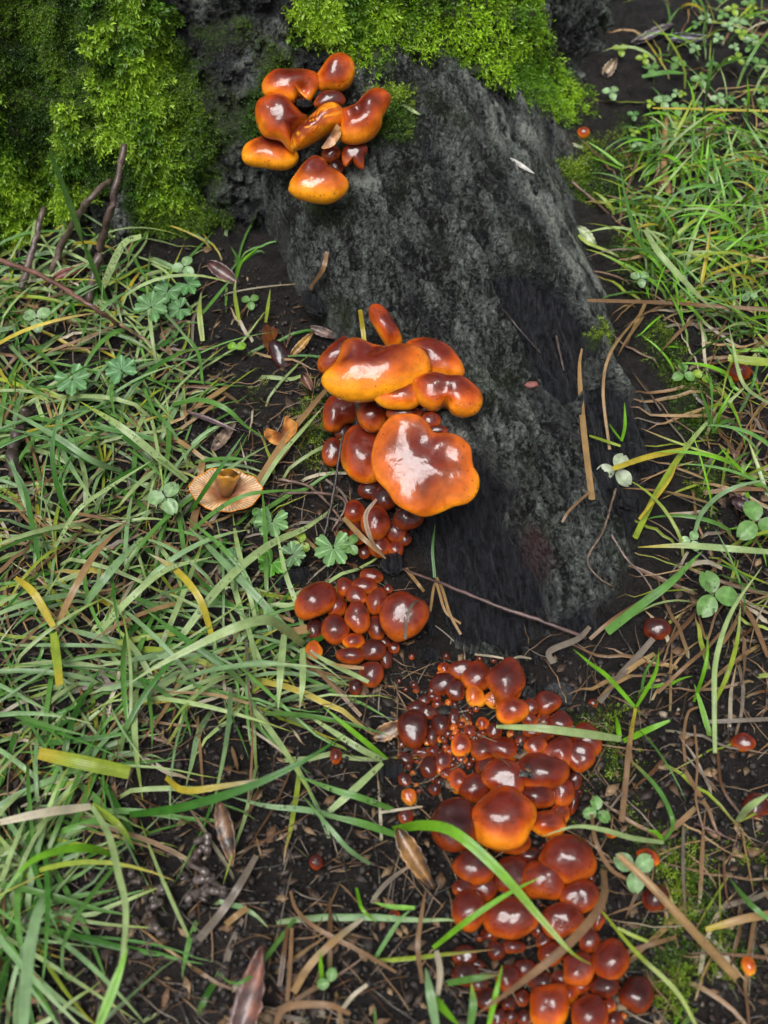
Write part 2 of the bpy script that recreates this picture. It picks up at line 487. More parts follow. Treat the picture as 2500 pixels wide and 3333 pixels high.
tq = np.stack([i * len(zz) + j, inx * len(zz) + j, inx * len(zz) + j + 1, i * len(zz) + j + 1], -1).reshape(-1, 4)
z1 = np.zeros(len(TV)); tmA = np.append(tm, 0)
wT = z1.copy(); wT[:-1] = np.clip(polymask(tuv, [(640, 700), (900, 640), (1000, 760), (900, 860), (660, 850)], 60) * front + .75 * sstep(-.25, .25, fbm(TP, .035, 3, 63)) * polymask(tuv, [(480, -400), (1050, -400), (1150, 300), (1050, 900), (500, 900)], 80) * front, 0, 1)
obj('trunk', mesh('trunk', TV, tq, ttri, attrs={'lich': tlich, 'moss': tmA, 'wood': wT, 'red': z1}, mat=M_WOOD), stump).location = (-TCX, -TCY, 0)

# root as a height sheet over x, y
def edge(pts, z): return np.array([at_z(u, v, zz_) for (u, v), zz_ in zip(pts, z)])
EL = edge([(820, 700), (900, 800), (1060, 1000), (1130, 1200), (1240, 1500), (1320, 1750), (1370, 1950), (1450, 2090), (1590, 2180)], [.03, .03, .025, .02, .01, .005, 0, 0, 0])
ER = edge([(1960, 330), (2000, 620), (2040, 860), (2150, 1150), (2250, 1430), (2240, 1750), (2140, 1990), (1960, 2130), (1790, 2200)], [.07, .05, .04, .035, .02, .01, .005, 0, 0])
rx = np.arange(-.16, .36, .0010); ry = np.arange(.185, .92, .0011)
RX, RY = np.meshgrid(rx, ry, indexing='ij'); x, y = RX.ravel(), RY.ravel()
wob = .010 * vnoise(xyz(y / .05, y * 0, None), 81)
xl = np.interp(y, EL[::-1, 1], EL[::-1, 0]) + wob; xr = np.interp(y, ER[::-1, 1], ER[::-1, 0]) - wob
top = np.interp(y, [.19, .235, .27, .33, .42, .52, .62, .75, .92], [-.014, -.010, .001, .018, .044, .076, .116, .15, .17])
tt = np.clip((x - xl) / np.maximum(xr - xl, .01), -.3, 1.3)
pk = .34
pl = np.sqrt(np.clip(1 - ((pk - tt) / pk) ** 2, 0, 1)) ** .9
pr = np.cos(np.clip((tt - pk) / (1 - pk), 0, 1) * math.pi / 2) ** 1.45
sh = np.where(tt < pk, pl, pr)
gb = ground_base(x, y)
rz = gb * (1 - sh) + np.maximum(top, gb + .001) * sh - .010 * (1 - np.clip(sh * 4, 0, 1))
P2 = xyz(x, y, rz)
ruv = proj(P2)
ca, sa = math.cos(R(-14)), math.sin(R(-14))
Pa = xyz((x * ca - y * sa), (x * sa + y * ca) * .16, rz * .5)
W1 = [(1340, 1720), (1520, 1480), (1570, 1500), (1660, 1590), (1640, 1720), (1690, 1760), (1740, 1850), (1790, 2060), (1730, 2170), (1420, 2110), (1350, 1900)]
W2 = [(1580, 930), (1690, 930), (1840, 1030), (1950, 1150), (1900, 1320), (1800, 1360), (1730, 1270), (1660, 1100)]
W3 = [(1890, 1250), (2060, 1320), (2200, 1420), (2220, 1700), (2050, 1800), (1960, 1700), (1880, 1500)]
W4 = [(1330, 900), (1500, 700), (1620, 820), (1750, 900), (1700, 960), (1560, 880), (1420, 960)]
nz = fbm(P2, .03, 4, 101)
wood = np.maximum.reduce([polymask(ruv, W1, 26), polymask(ruv, W2, 24), polymask(ruv, W3, 50) * .85, polymask(ruv, W4, 60) * .42, polymask(ruv, [(1700, 2000), (1900, 1990), (2260, 1850), (2250, 2250), (1600, 2280)], 70) * .62, polymask(ruv, [(2080, 1000), (2300, 1300), (2350, 1900), (2200, 1900), (2190, 1450), (2050, 1150)], 60) * .55])
wood = sstep(.38, .62, wood + .42 * nz)
red = polymask(ruv, [(1685, 1725), (1730, 1720), (1800, 1880), (1770, 1930), (1700, 1860)], 22) * sstep(-.1, .4, nz) * .7
barkrel = .0085 * (1 - wood) * (1 + .6 * fbm(P2, .05, 3, 111))
terr = fbm(Pa, .045, 4, 121) * 3.2
terr = (np.floor(terr) + sstep(.72, 1.0, terr - np.floor(terr))) / 3.2
hh = barkrel + (1 - wood) * (.0050 * terr + .0030 * fbm(P2, .014, 4, 131, .6) + .0022 * ridged(Pa, .012, 3, 133) + .0022 * fbm(P2, .0055, 2, 137)) \
     + wood * (.0050 * ridged(Pa, .009, 3, 141) + .0016 * fbm(Pa, .0035, 3, 143)) + .005 * fbm(P2, .07, 2, 151)
i1, i2, i3 = islands(xyz(x * ca - y * sa, (x * sa + y * ca) * .42, rz * .6), np.array([1, 1, 1]))
hh = hh + (1 - wood) * (.0024 * i1 + .0017 * i2 + .0016 * i3)
lich = (.22 + .40 * i1 + .28 * i2) * (.55 + .45 * i3)
def ledge(uv, pts, w, depth, rise, tail):
    pts = spline(pts, 60); d = np.full(len(uv), 1e9); sg = np.zeros(len(uv))
    for a_, b_ in zip(pts[:-1], pts[1:]):
        ab = b_ - a_; t_ = np.clip(((uv - a_) @ ab) / (ab @ ab), 0, 1); q_ = uv - a_ - t_[:, None] * ab; dd_ = np.linalg.norm(q_, axis=1)
        m_ = dd_ < d; d = np.where(m_, dd_, d); sg = np.where(m_, np.sign(ab[0] * q_[:, 1] - ab[1] * q_[:, 0]), sg)
    return -depth * np.exp(-(d / w) ** 2) + rise * np.exp(-d / tail) * (sg > 0), np.exp(-(d / (w * 1.1)) ** 2)
juv = ruv + 34 * np.stack([fbm(P2, .022, 4, 201, .6), fbm(P2, .022, 4, 207, .6)], 1)
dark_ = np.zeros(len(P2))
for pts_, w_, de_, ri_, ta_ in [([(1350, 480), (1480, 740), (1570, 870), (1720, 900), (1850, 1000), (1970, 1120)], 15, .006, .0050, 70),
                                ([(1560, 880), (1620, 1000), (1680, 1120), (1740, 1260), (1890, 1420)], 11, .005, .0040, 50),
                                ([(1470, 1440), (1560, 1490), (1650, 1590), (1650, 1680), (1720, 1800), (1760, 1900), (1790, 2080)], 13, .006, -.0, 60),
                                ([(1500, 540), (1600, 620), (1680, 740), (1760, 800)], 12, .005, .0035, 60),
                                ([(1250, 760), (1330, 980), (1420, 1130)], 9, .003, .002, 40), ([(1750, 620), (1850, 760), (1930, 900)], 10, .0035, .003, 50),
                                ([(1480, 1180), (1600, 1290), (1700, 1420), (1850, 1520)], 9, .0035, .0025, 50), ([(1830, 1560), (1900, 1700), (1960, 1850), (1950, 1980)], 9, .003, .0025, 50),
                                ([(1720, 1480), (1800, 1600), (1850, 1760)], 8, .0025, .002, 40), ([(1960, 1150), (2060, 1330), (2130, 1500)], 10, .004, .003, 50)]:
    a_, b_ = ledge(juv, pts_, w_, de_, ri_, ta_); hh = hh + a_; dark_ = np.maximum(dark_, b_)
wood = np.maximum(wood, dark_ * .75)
rm = mossmask(ruv, P2) * (ruv[:, 1] < 800)
sm = np.maximum.reduce([polymask(ruv, [(1800, 1600), (1900, 1600), (1920, 1680), (1830, 1700)], 30), polymask(ruv, [(1900, 1130), (2000, 1090), (2020, 1140), (1920, 1180)], 20)]) * .8 * sstep(-.1, .3, nz)
rm = np.maximum(rm, sm)
P2[:, 2] = rz + hh * np.clip(sh * 3, 0, 1) + rm * .004
keep = (P2[:, 2] > ground_base(x, y) - .016) & (tt > -.12) & (tt < 1.12) & ((x - TCX) ** 2 + (y - TCY) ** 2 > .30 ** 2)
q = gridq(len(rx), len(ry)); q = q[keep[q].all(1)]
used = np.unique(q); remap = np.full(len(P2), -1); remap[used] = np.arange(len(used))
RV = P2[used]; rq = remap[q]
obj('root', mesh('root', RV, rq, attrs={'lich': lich[used], 'moss': rm[used], 'wood': wood[used], 'red': red[used]}, mat=M_WOOD), stump).location = (-TCX, -TCY, 0)

# ------------------------------------------------------------------ bare trees standing round the stump (their branches are mirrored in the wet caps)
def tree_meshes(seed):
    r = random.Random(seed); Vs, Qs = [], []; off = 0
    def limb(p, d, L, w, lev):
        nonlocal off
        n = 7; P = [np.array(p, float)]; q = np.array(d, float)
        for k in range(n - 1):
            q = unit(q + np.array([r.gauss(0, .16), r.gauss(0, .16), r.gauss(.03, .10)])); P.append(P[-1] + q * L / (n - 1))
        V, Q, _ = tube(np.array(P), w * (1 - .75 * np.linspace(0, 1, n)), 8 if lev == 0 else 5)
        Vs.append(V); Qs.append(Q + off); off += len(V)
        if lev < 4:
            for k in range((9, 6, 5, 4)[lev]):
                i_ = r.randint(3 if lev == 0 else 1, n - 1); a = r.uniform(0, 2 * math.pi)
                dd = unit(unit(P[i_] - P[i_ - 1]) * .55 + np.array([math.cos(a), math.sin(a), r.uniform(-.1, .5)]))
                limb(P[i_], dd, L * r.uniform(.38, .62), w * (1 - .75 * i_ / n) * .55, lev + 1)
    limb((0, 0, -.1), (0, 0, 1), r.uniform(6, 7.5), .17, 0)
    tv, tq_ = Vs[0], Qs[0]; nb = len(tv)
    bv = np.concatenate(Vs[1:]); bq = np.concatenate(Qs[1:]) - nb
    m = simple_mat('tree_bark', .8, attr_col=False, color=(.05, .045, .04), nscale=20)
    return mesh('trunk', tv, tq_, mat=m), mesh('branches', bv, bq, mat=m)
tmA_, tmB_ = (tree_meshes(3), tree_meshes(8)) if True else (None, None)
for k, (x, y, rz_, ms, lab) in enumerate([(-3.2, 1.0, .3, 0, 'bare tree to the left of the stump outside the picture'), (2.6, -1.6, 1.9, 1, 'bare tree behind the right shoulder of the viewer'),
                                         (-2.2, -2.8, 4.0, 1, 'bare tree behind the left shoulder of the viewer'), (3.6, 2.6, 5.1, 0, 'bare tree beyond the grass to the right'),
                                         (.4, 4.6, 2.5, 1, 'bare tree beyond the stump'), (.6, -4.8, .9, 0, 'bare tree far behind the viewer')]):
    e_ = empty('bare_tree', (x, y, ground_base(np.array([x]), np.array([y]))[0] - .05), lab, 'tree', 'bare trees around the clearing'); e_.rotation_euler = (0, 0, rz_)
    obj('trunk', (tmA_, tmB_)[ms][0], e_); obj('branches', (tmA_, tmB_)[ms][1], e_)

# ------------------------------------------------------------------ surface look-up
allV = np.concatenate([GV, TV, RV])
gsel = gq[(np.abs(GV[gq[:, 0], 0]) < 1.5) & (GV[gq[:, 0], 1] < 2.2) & (GV[gq[:, 0], 1] > -.8)]
tqs = tq[(np.cos(t0[tq[:, 0]]) > -.4)]
BV = BVHTree.FromPolygons(allV.tolist(), np.concatenate([gsel, tqs + len(GV), rq + len(GV) + len(TV)]).tolist())

def hitn(u, v):
    d = ray(u, v); h = BV.ray_cast(Vector(CAMP), Vector(d))
    if h[0] is None: return CAMP + d * 1.2, np.array([0, 0, 1.0])
    n = np.array(h[1])
    if n @ d > 0: n = -n
    return np.array(h[0]), n
def hit(u, v): return hitn(u, v)[0]
def lifted(u, v, mm):
    d = ray(u, v); return hit(u, v) - d * (mm * .001 / max(.35, -d[2]))
def surf(x, y):
    h = BV.ray_cast(Vector((x, y, .75)), Vector((0, 0, -1)))
    return (h[0][2], np.array(h[1])) if h[0] is not None else (0.0, np.array([0, 0, 1.0]))
def pxsize(P): return np.linalg.norm(P - CAMP) * TF / (H / 2)    # metres per photo pixel there (near the axis)
def dep(P):
    q = P - CAMP; return q[1] * SP - q[2] * CP
def px2m(P): return dep(P) * TF / (H / 2)

# bark pieces lying proud on the root
def plate(outline, thick, col_w, label=None):
    c = np.mean(outline, 0); pts = spline(outline, 26, True)
    pts = pts + rng.normal(0, 2.2, pts.shape)
    rings = []
    for f, hgt in ((1.0, -.3), (1.0, .8), (.9, 1.0), (.55, 1.15), (.2, 1.1)):
        ring = []
        for (u, v) in c + (pts - c) * f:
            P, n = hitn(u, v); ring.append(P + np.array([0, -.15, 1]) * thick * .6 * hgt)
        rings.append(ring)
    V = np.array(rings).reshape(-1, 3); V[26:, 2] += rng.normal(0, thick * .12, len(V) - 26)
    m = np.concatenate([V, [V[-26:].mean(0)]])
    qd = gridq(5, 26, True); k = len(m) - 1
    tr = np.array([(104 + j, 104 + (j + 1) % 26, k) for j in range(26)])
    o = obj('bark_plate', mesh('bark_plate', m, qd, tr, attrs={'lich': np.full(len(m), .42), 'moss': np.zeros(len(m)), 'wood': np.full(len(m), col_w), 'red': np.zeros(len(m))}, mat=M_WOOD), stump)
    o.location = (-TCX, -TCY, 0)
    if label: o['label'] = label
plate([(1715, 1255), (1760, 1265), (1890, 1390), (1890, 1425), (1840, 1400), (1760, 1340), (1710, 1280)], .0035, .65, 'long dark strip of loose bark')
plate([(1890, 1190), (1940, 1170), (1960, 1230), (1930, 1270), (1885, 1250)], .0035, .2)
plate([(2020, 1440), (2110, 1460), (2200, 1530), (2160, 1550), (2060, 1510)], .0022, .95, 'thin black sliver of bare wood')

# ------------------------------------------------------------------ mushrooms
TONES = {  # disc, middle, margin
    'fire':   ((.115, .012, .005), (.46, .068, .005), (.76, .24, .010)),
    'gold':   ((.13, .014, .006), (.60, .125, .006), (.84, .32, .010)),
    'red':    ((.085, .009, .005), (.215, .025, .005), (.46, .098, .008)),
    'rust':   ((.055, .008, .006), (.16, .017, .005), (.38, .075, .007)),
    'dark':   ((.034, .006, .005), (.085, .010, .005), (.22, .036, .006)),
    'plum':   ((.015, .006, .008), (.028, .007, .008), (.065, .011, .008)),
    'amber':  ((.34, .060, .006), (.58, .145, .008), (.76, .31, .025)),
}
GRP = {}
def cap_color(t, tone, n):
    a, b, c = (np.array(q) for q in TONES[tone])
    t = np.clip(t + n * .24, 0, 1)
    k1 = sstep(.22, .80, t)[:, None]; k2 = sstep(.64, 1.0, t)[:, None]
    return (a * (1 - k1) + b * k1) * (1 - k2) + c * k2

def mushroom(pts, tone, label, group, lift=None, apex=None, tilt=.30, h=.62, under=.45, dents=(), stem=True, name='velvet_mushroom',
             wob=.0, M=None, rim=1.0, gills=False, wave=.035):
    """pts: outline of the cap in photo pixels; the cap is a thick dome over that outline, standing on a stem rooted in the surface behind it"""
    pts = np.asarray(pts, float); c = pts.mean(0)
    if group in (GA, GB, GC): pts = c + (pts - c) * 1.07
    size = (np.ptp(pts[:, 0]) + np.ptp(pts[:, 1])) / 4
    P0, n0 = hitn(*c); d = ray(*c)
    mpx = px2m(P0); rad = size * mpx
    lf = (rad * .75 if lift is None else lift * .001)
    C = P0 - d * lf
    mpx = px2m(C); rad = size * mpx
    n = unit(-d * (1 - tilt) + np.array([0, -.05, 1.0]) * tilt)
    ex = unit(np.cross(np.array([0, 1.0, 0]), n)); ey = np.cross(n, ex)
    M = M or int(np.clip(size * .55, 22, 84)); K = int(np.clip(size * .16, 7, 20))
    o = spline(pts, M, True)
    if wob:
        a = np.linspace(0, 2 * math.pi, M, endpoint=False); s = rnd.random() * 50
        w = vnoise(xyz(np.cos(a) * 1.1 + s, np.sin(a) * 1.1), 5) * wob
        o = c + (o - c) * (1 + w)[:, None]
    dd = rays(o); tpl = ((C - CAMP) @ n) / (dd @ n)
    OP = CAMP + dd * tpl[:, None] - C           # outline on the cap's plane
    ox, oy = OP @ ex, OP @ ey
    if np.sum(ox * np.roll(oy, -1) - np.roll(ox, -1) * oy) < 0: OP, ox, oy = OP[::-1], ox[::-1], oy[::-1]
    ph = np.concatenate([np.linspace(0, 1, K) ** .85 * math.pi / 2, math.pi / 2 + np.linspace(.12, 1, max(4, K // 2)) * math.pi / 2 * .93])[1:]
    r = np.sin(ph); top_ = ph <= math.pi / 2 + 1e-6
    zc = np.where(top_, h * rad * np.cos(ph) ** .92 if False else h * rad * np.abs(np.cos(ph)) ** .92, -under * rad * np.abs(np.cos(ph)) ** .8)
    X = np.concatenate([[0], (r[:, None] * ox).ravel()]); Y = np.concatenate([[0], (r[:, None] * oy).ravel()])
    Z = np.concatenate([[h * rad], np.repeat(zc, M)])
    rr_ = np.concatenate([[0], np.repeat(r, M)]); tp = np.concatenate([[True], np.repeat(top_, M)])
    mp = px2m(C)
    for (du, dv, dr, dz) in dents:              # dents and folds in the top: photo pixels, depth in px
        q = rays([(du, dv)])[0]; Q = CAMP + q * (((C - CAMP) @ n) / (q @ n)) - C
        g = np.exp(-(((X - Q @ ex) ** 2 + (Y - Q @ ey) ** 2) / (dr * mp) ** 2))
        Z = Z + np.where(tp, 1, .3) * g * dz * mp
    an_ = np.arctan2(Y, X); s = rnd.random() * 90
    Z = Z + rr_ ** 3 * rad * wave * (np.sin(3 * an_ + s) + .6 * np.sin(5 * an_ + 2 * s))
    Z = Z + np.where(tp, 1, .3) * rad * .10 * fbm(xyz(X + s, Y), rad * .8, 2, 7)
    V = X[:, None] * ex + Y[:, None] * ey + Z[:, None] * n
    nv = len(V)
    rings = len(r)
    qd = 1 + gridq(rings, M, True)
    tr = np.array([(0, 1 + j, 1 + (j + 1) % M) for j in range(M)])
    lastc = V[-M:].mean(0); V = np.concatenate([V, [lastc]])
    tr2 = np.array([(nv, 1 + (rings - 1) * M + (j + 1) % M, 1 + (rings - 1) * M + j) for j in range(M)])
    qd = qd[:, ::-1]
    # colour: distance from the apex of the disc towards the margin
    ap = c + np.array([0, -.30 * np.ptp(pts[:, 1]) / 2]) if apex is None else np.array(apex, float)
    q = rays([ap])[0]; A = CAMP + q * (((C - CAMP) @ n) / (q @ n)) - C; ax_, ay_ = A @ ex, A @ ey
    oa = np.arctan2(oy - ay_, ox - ax_); od = np.hypot(ox - ax_, oy - ay_)
    si = np.argsort(oa); va = np.arctan2(V[:, :] @ ey - ay_, V @ ex - ax_)
    ed = np.interp(va, oa[si], od[si], period=2 * math.pi)
    t = np.hypot(V @ ex - ax_, V @ ey - ay_) / np.maximum(ed, 1e-6)
    upn = (V[:nv] @ np.array([0, CP, SP])); upn = np.clip(upn / (np.abs(upn).max() + 1e-9), -1, 1)
    t = t[:nv] * (1 - .34 * np.clip(upn + .25, 0, 1))
    t = np.append(np.where(tp, t, 1.0), 1.0) * rim
    cn = fbm(V + s, rad * .7, 3, 77)
    col = cap_color(t, tone, cn)
    col[-1] = np.array(TONES[tone][2]) * .7
    if gills: pass
    base = P0 + n0 * 0.0
    root_ = empty(name, C - n * under * rad * 0 , label, 'mushroom', group)
    cp = obj('cap', mesh('cap', V, qd, np.concatenate([tr, tr2]), col=col, mat=M_CAP), root_)
    if stem:
        # stem from below the cap to the surface behind it
        end = P0 - C + d * .003 * 0 - n0 * .003
        if np.linalg.norm(end) < rad * .5: end = -n * rad * .9
        start = -n * under * rad * .5
        k = np.linspace(0, 1, 5)[:, None]
        path = start * (1 - k) + end * k + np.array([0, 0, -1.0]) * (np.sin(k * math.pi) * .12 * np.linalg.norm(end))
        rs = rad * (.34 - .10 * k[:, 0])
        sv, sq, _ = tube(path, rs, 8)
        cs = np.linspace(0, 1, len(sv))[:, None]
        obj('stem', mesh('stem', sv, sq, col=(.34, .13, .03) * (1 - cs) + np.array([.035, .014, .008]) * cs, mat=M_STEM), root_)
    return root_

def Z1(p): return [(700 + x / 2.5523, 100 + y / 2.5523) for x, y in p]
def Z2(p): return [(950 + x / 2.3286, 950 + y / 2.3286) for x, y in p]
def ell(u, v, a, b, ang=0, n=14, egg=0.0):
    o = []
    for k in range(n):
        q = 2 * math.pi * k / n; x = a * math.cos(q); y = b * math.sin(q)
        x *= 1 + egg * math.sin(q)
        c_, s_ = math.cos(R(ang)), math.sin(R(ang)); o.append((u + x * c_ - y * s_, v + x * s_ + y * c_))
    return o

GA = 'velvet mushrooms in the top tuft on the stump'
GB = 'velvet mushrooms in the middle tuft beside the root'
GC = 'button mushrooms in the small tuft below the middle one'
GD = 'button mushrooms in the long lower heap'
# top tuft -------------------------------------------------------------
mushroom(Z1([(405, 450), (440, 385), (510, 335), (620, 322), (740, 335), (820, 350), (860, 400), (850, 470), (800, 560), (770, 600), (740, 560), (690, 530), (660, 590), (600, 590), (500, 550), (420, 530)]),
         'fire', 'broad orange cap folded in two at the upper left of the top tuft', GA, 20, apex=(955, 235), dents=[(985, 300, 22, -26), (1010, 255, 30, -10)], h=.55, tilt=.32)
mushroom(Z1([(840, 375), (900, 300), (960, 220), (1050, 200), (1130, 250), (1155, 340), (1130, 430), (1060, 490), (960, 495), (880, 490), (850, 440)]),
         'fire', 'round orange cap at the very top of the top tuft', GA, 20, apex=(1085, 235), dents=[(1045, 245, 22, -14)], h=.75)
mushroom(Z1([(825, 610), (870, 530), (960, 500), (1040, 520), (1080, 580), (1040, 625), (940, 640), (860, 640)]),
         'rust', 'small brown cap half hidden in the middle of the top tuft', GA, 22, h=.6, rim=.9)
mushroom(Z1([(345, 680), (370, 600), (440, 555), (530, 540), (600, 570), (660, 640), (720, 700), (765, 720), (730, 790), (665, 860), (650, 930), (650, 1000), (600, 970), (540, 910), (430, 880), (370, 800)]),
         'fire', 'large heart-lobed orange cap at the left of the top tuft', GA, 34, apex=(945, 385), dents=[(880, 345, 10, -5), (960, 440, 26, -12)], h=.62, tilt=.26)
mushroom(Z1([(640, 960), (660, 860), (750, 760), (830, 680), (900, 625), (980, 612), (1045, 650), (1066, 715), (1050, 775), (985, 820), (890, 885), (760, 960), (665, 990)]),
         'gold', 'rolled yellow-orange cap edge showing pale gills in the top tuft', GA, 40, apex=(950, 420), h=.85, tilt=.15)
mushroom(Z1([(1040, 680), (1120, 640), (1180, 615), (1240, 540), (1320, 495), (1400, 505), (1450, 560), (1430, 640), (1385, 720), (1370, 800), (1290, 890), (1180, 935), (1080, 920), (1035, 870), (1055, 780)]),
         'fire', 'twisted orange cap with a ragged edge at the right of the top tuft', GA, 26, apex=(1180, 350), dents=[(1165, 370, 22, -22), (1255, 315, 14, 10)], h=.62)
mushroom(Z1([(235, 1040), (260, 960), (340, 905), (440, 890), (540, 920), (620, 980), (680, 1030), (670, 1090), (600, 1140), (500, 1145), (380, 1120), (270, 1100)]),
         'gold', 'flat orange cap with a yellow edge at the lower left of the top tuft', GA, 24, apex=(900, 458), h=.58, tilt=.5)
mushroom(Z1([(625, 1330), (640, 1250), (700, 1170), (760, 1110), (830, 1060), (900, 1070), (940, 1130), (1000, 1170), (1080, 1240), (1095, 1300), (1050, 1370), (940, 1420), (820, 1420), (700, 1390), (650, 1355)]),
         'gold', 'lowest cap of the top tuft, wide and yellow along the front', GA, 32, apex=(1030, 525), dents=[(1035, 560, 26, -12)], h=.62, tilt=.40)
mushroom(Z1([(1070, 980), (1130, 950), (1240, 950), (1265, 990), (1235, 1050), (1232, 1145), (1170, 1120), (1130, 1060), (1090, 1135), (1060, 1070)]),
         'rust', 'small torn cap at the lower right of the top tuft', GA, 14, apex=(1160, 478), h=.5, rim=1.0)
mushroom(ell(1078, 500, 30, 28), 'red', 'little round red-brown button under the gills of the top tuft', GA, 16)
mushroom(ell(1096, 545, 24, 26), 'dark', 'dull brown button behind the lowest cap of the top tuft', GA, 10)

# gills of the rolled cap and the bare stem under it
def sheet(outline_px, lifts, n_in, col, mat, name, parent, ridges=0, centre=None, thick=.0012):
    o = spline(outline_px, 40, True); c = np.mean(o, 0) if centre is None else np.array(centre, float)
    rows = []
    for f in np.linspace(.12, 1, n_in):
        for k, (u, v) in enumerate(c + (o - c) * f):
            rows.append(lifted(u, v, lifts[0] * (1 - f) + lifts[1] * f))
    V = np.array(rows); k = np.tile(np.arange(40), n_in)
    return V, gridq(n_in, 40, True)

def gill_cap(center, a, b, ang, lift, tilt, name_label, tone=(.55, .36, .20), stem_len=.010, bowl=.35, wave=.12, arc=None, skin=((.72, .25, .02), (.3, .05, .01))):
    """an overturned cap: gills up, skin below, stub of the stem in the middle"""
    P, n0 = hitn(*center); d = ray(*center); C = P - d * lift * .001
    n = unit(-d * (1 - tilt) + np.array([0, 0, 1.0]) * tilt); ex = unit(np.cross(np.array([0, 1., 0]), n)); ey = np.cross(n, ex)
    ML = 112; a0, a1 = arc or (0, 360)
    an = np.linspace(R(a0), R(a1), ML, endpoint=arc is not None)
    x = np.cos(an) * a; y = np.sin(an) * b; c_, s_ = math.cos(R(ang)), math.sin(R(ang))
    pr = np.stack([center[0] + x * c_ - y * s_, center[1] + x * s_ + y * c_], 1)
    dd = rays(pr); tp = ((C - CAMP) @ n) / (dd @ n); OP = CAMP + dd * tp[:, None] - C
    sd = center[0] * .37
    OP *= (1 + .10 * vnoise(xyz(np.cos(an) * 1.3 + sd, np.sin(an) * 1.3), 3) + .05 * vnoise(xyz(np.cos(an) * 4 + sd, np.sin(an) * 4), 4))[:, None]
    radm = np.linalg.norm(OP, axis=1).mean()
    wv = wave * radm * (vnoise(xyz(np.cos(an) * 1.6 + sd, np.sin(an) * 1.6), 8) + .5 * vnoise(xyz(np.cos(an) * 3.5 + sd, np.sin(an) * 3.5), 9)) * 1.6
    root_ = empty('overturned_mushroom', C, name_label, 'mushroom')
    V = []; col = []
    alt = np.where(np.arange(ML) % 2 == 0, 1.0, -1.0) * (1 + .5 * vnoise(xyz(an * 9, an * 0), 6))
    for k, r in enumerate(np.linspace(.08, .97, 16)):
        zed = -bowl * radm * (1 - r ** 1.5) + wv * r ** 2
        V.append(OP * r + (zed + alt * radm * .032 * math.sin(min(1, r * 1.3) * math.pi * .8))[:, None] * n)
        w = vnoise(xyz(np.cos(an) * 2 + sd, np.sin(an) * 2, np.full(ML, r * 2)), 9)
        w2 = vnoise(xyz(np.cos(an) * 5 + sd, np.sin(an) * 5, np.full(ML, r * 5)), 19)
        base = np.array(tone)[None] * (1 - .80 * (1 - sstep(.1, .75, np.full(ML, r) + .12 * w)))[:, None]
        base = base * sstep(.30, .85, np.full(ML, r) + .22 * w)[:, None] + np.array([.30, .115, .022]) * (.35 + .65 * min(1, r * 1.8)) * (1 - sstep(.30, .85, np.full(ML, r) + .22 * w))[:, None]
        cc = base * (np.where(alt > 0, 1.2, .5) * (1 + .30 * w + .25 * w2))[:, None]; cc[:, 1:] *= (.72 + .28 * r); cc[:, 2] *= .6 + .4 * r
        col.append(np.clip(cc, .004, 1))
    obj('gills', mesh('gills', np.concatenate(V), gridq(16, ML, arc is None), col=np.concatenate(col), mat=M_GILL), root_)
    rs = [(.97, .0), (1.0, .03), (1.01, -.03), (.97, -.10), (.80, -.2 - bowl * .3), (.45, -.22 - bowl * .65), (.08, -.26 - bowl * .85)]
    V = np.concatenate([OP * r + n * (z * radm) + (wv * min(1, r) ** 2)[:, None] * n for r, z in rs]); tb = np.linspace(0, 1, len(rs)).repeat(ML)[:, None]
    obj('cap', mesh('cap', V, gridq(len(rs), ML, arc is None), col=np.array(skin[0]) * (1 - tb) + np.array(skin[1]) * tb, mat=M_CAP), root_)
    if stem_len:
        s0 = -n * bowl * radm * .95; dirn = unit(n + ey * .75 + ex * .18)
        kk = np.linspace(0, 1, 7); path = s0 + dirn * (kk[:, None] * stem_len)
        sv, sq, st = tube(path, radm * (.20 + .20 * kk), 16)
        an2 = np.tile(np.linspace(0, 2 * math.pi, 16, endpoint=False), 7)
        sv = sv + dirn * (st * radm * .16 * vnoise(xyz(np.cos(an2) * 1.5, np.sin(an2) * 1.5), 31))[:, None] + rng.normal(0, radm * .008, sv.shape)
        cols = (np.array([.10, .03, .008]) * (1 - st[:, None]) + np.array([.50, .22, .025]) * st[:, None]) * (1 + .5 * vnoise(xyz(an2 * 3, st), 33))[:, None]
        endc = path[-1] - dirn * radm * .28
        k = len(sv); tri = np.array([(k - 16 + j, k - 16 + (j + 1) % 16, k) for j in range(16)])
        obj('stem', mesh('stem', np.concatenate([sv, [endc]]), sq, tri, col=np.concatenate([cols, [[.16, .06, .012]]]), mat=M_STEM), root_)
    return root_

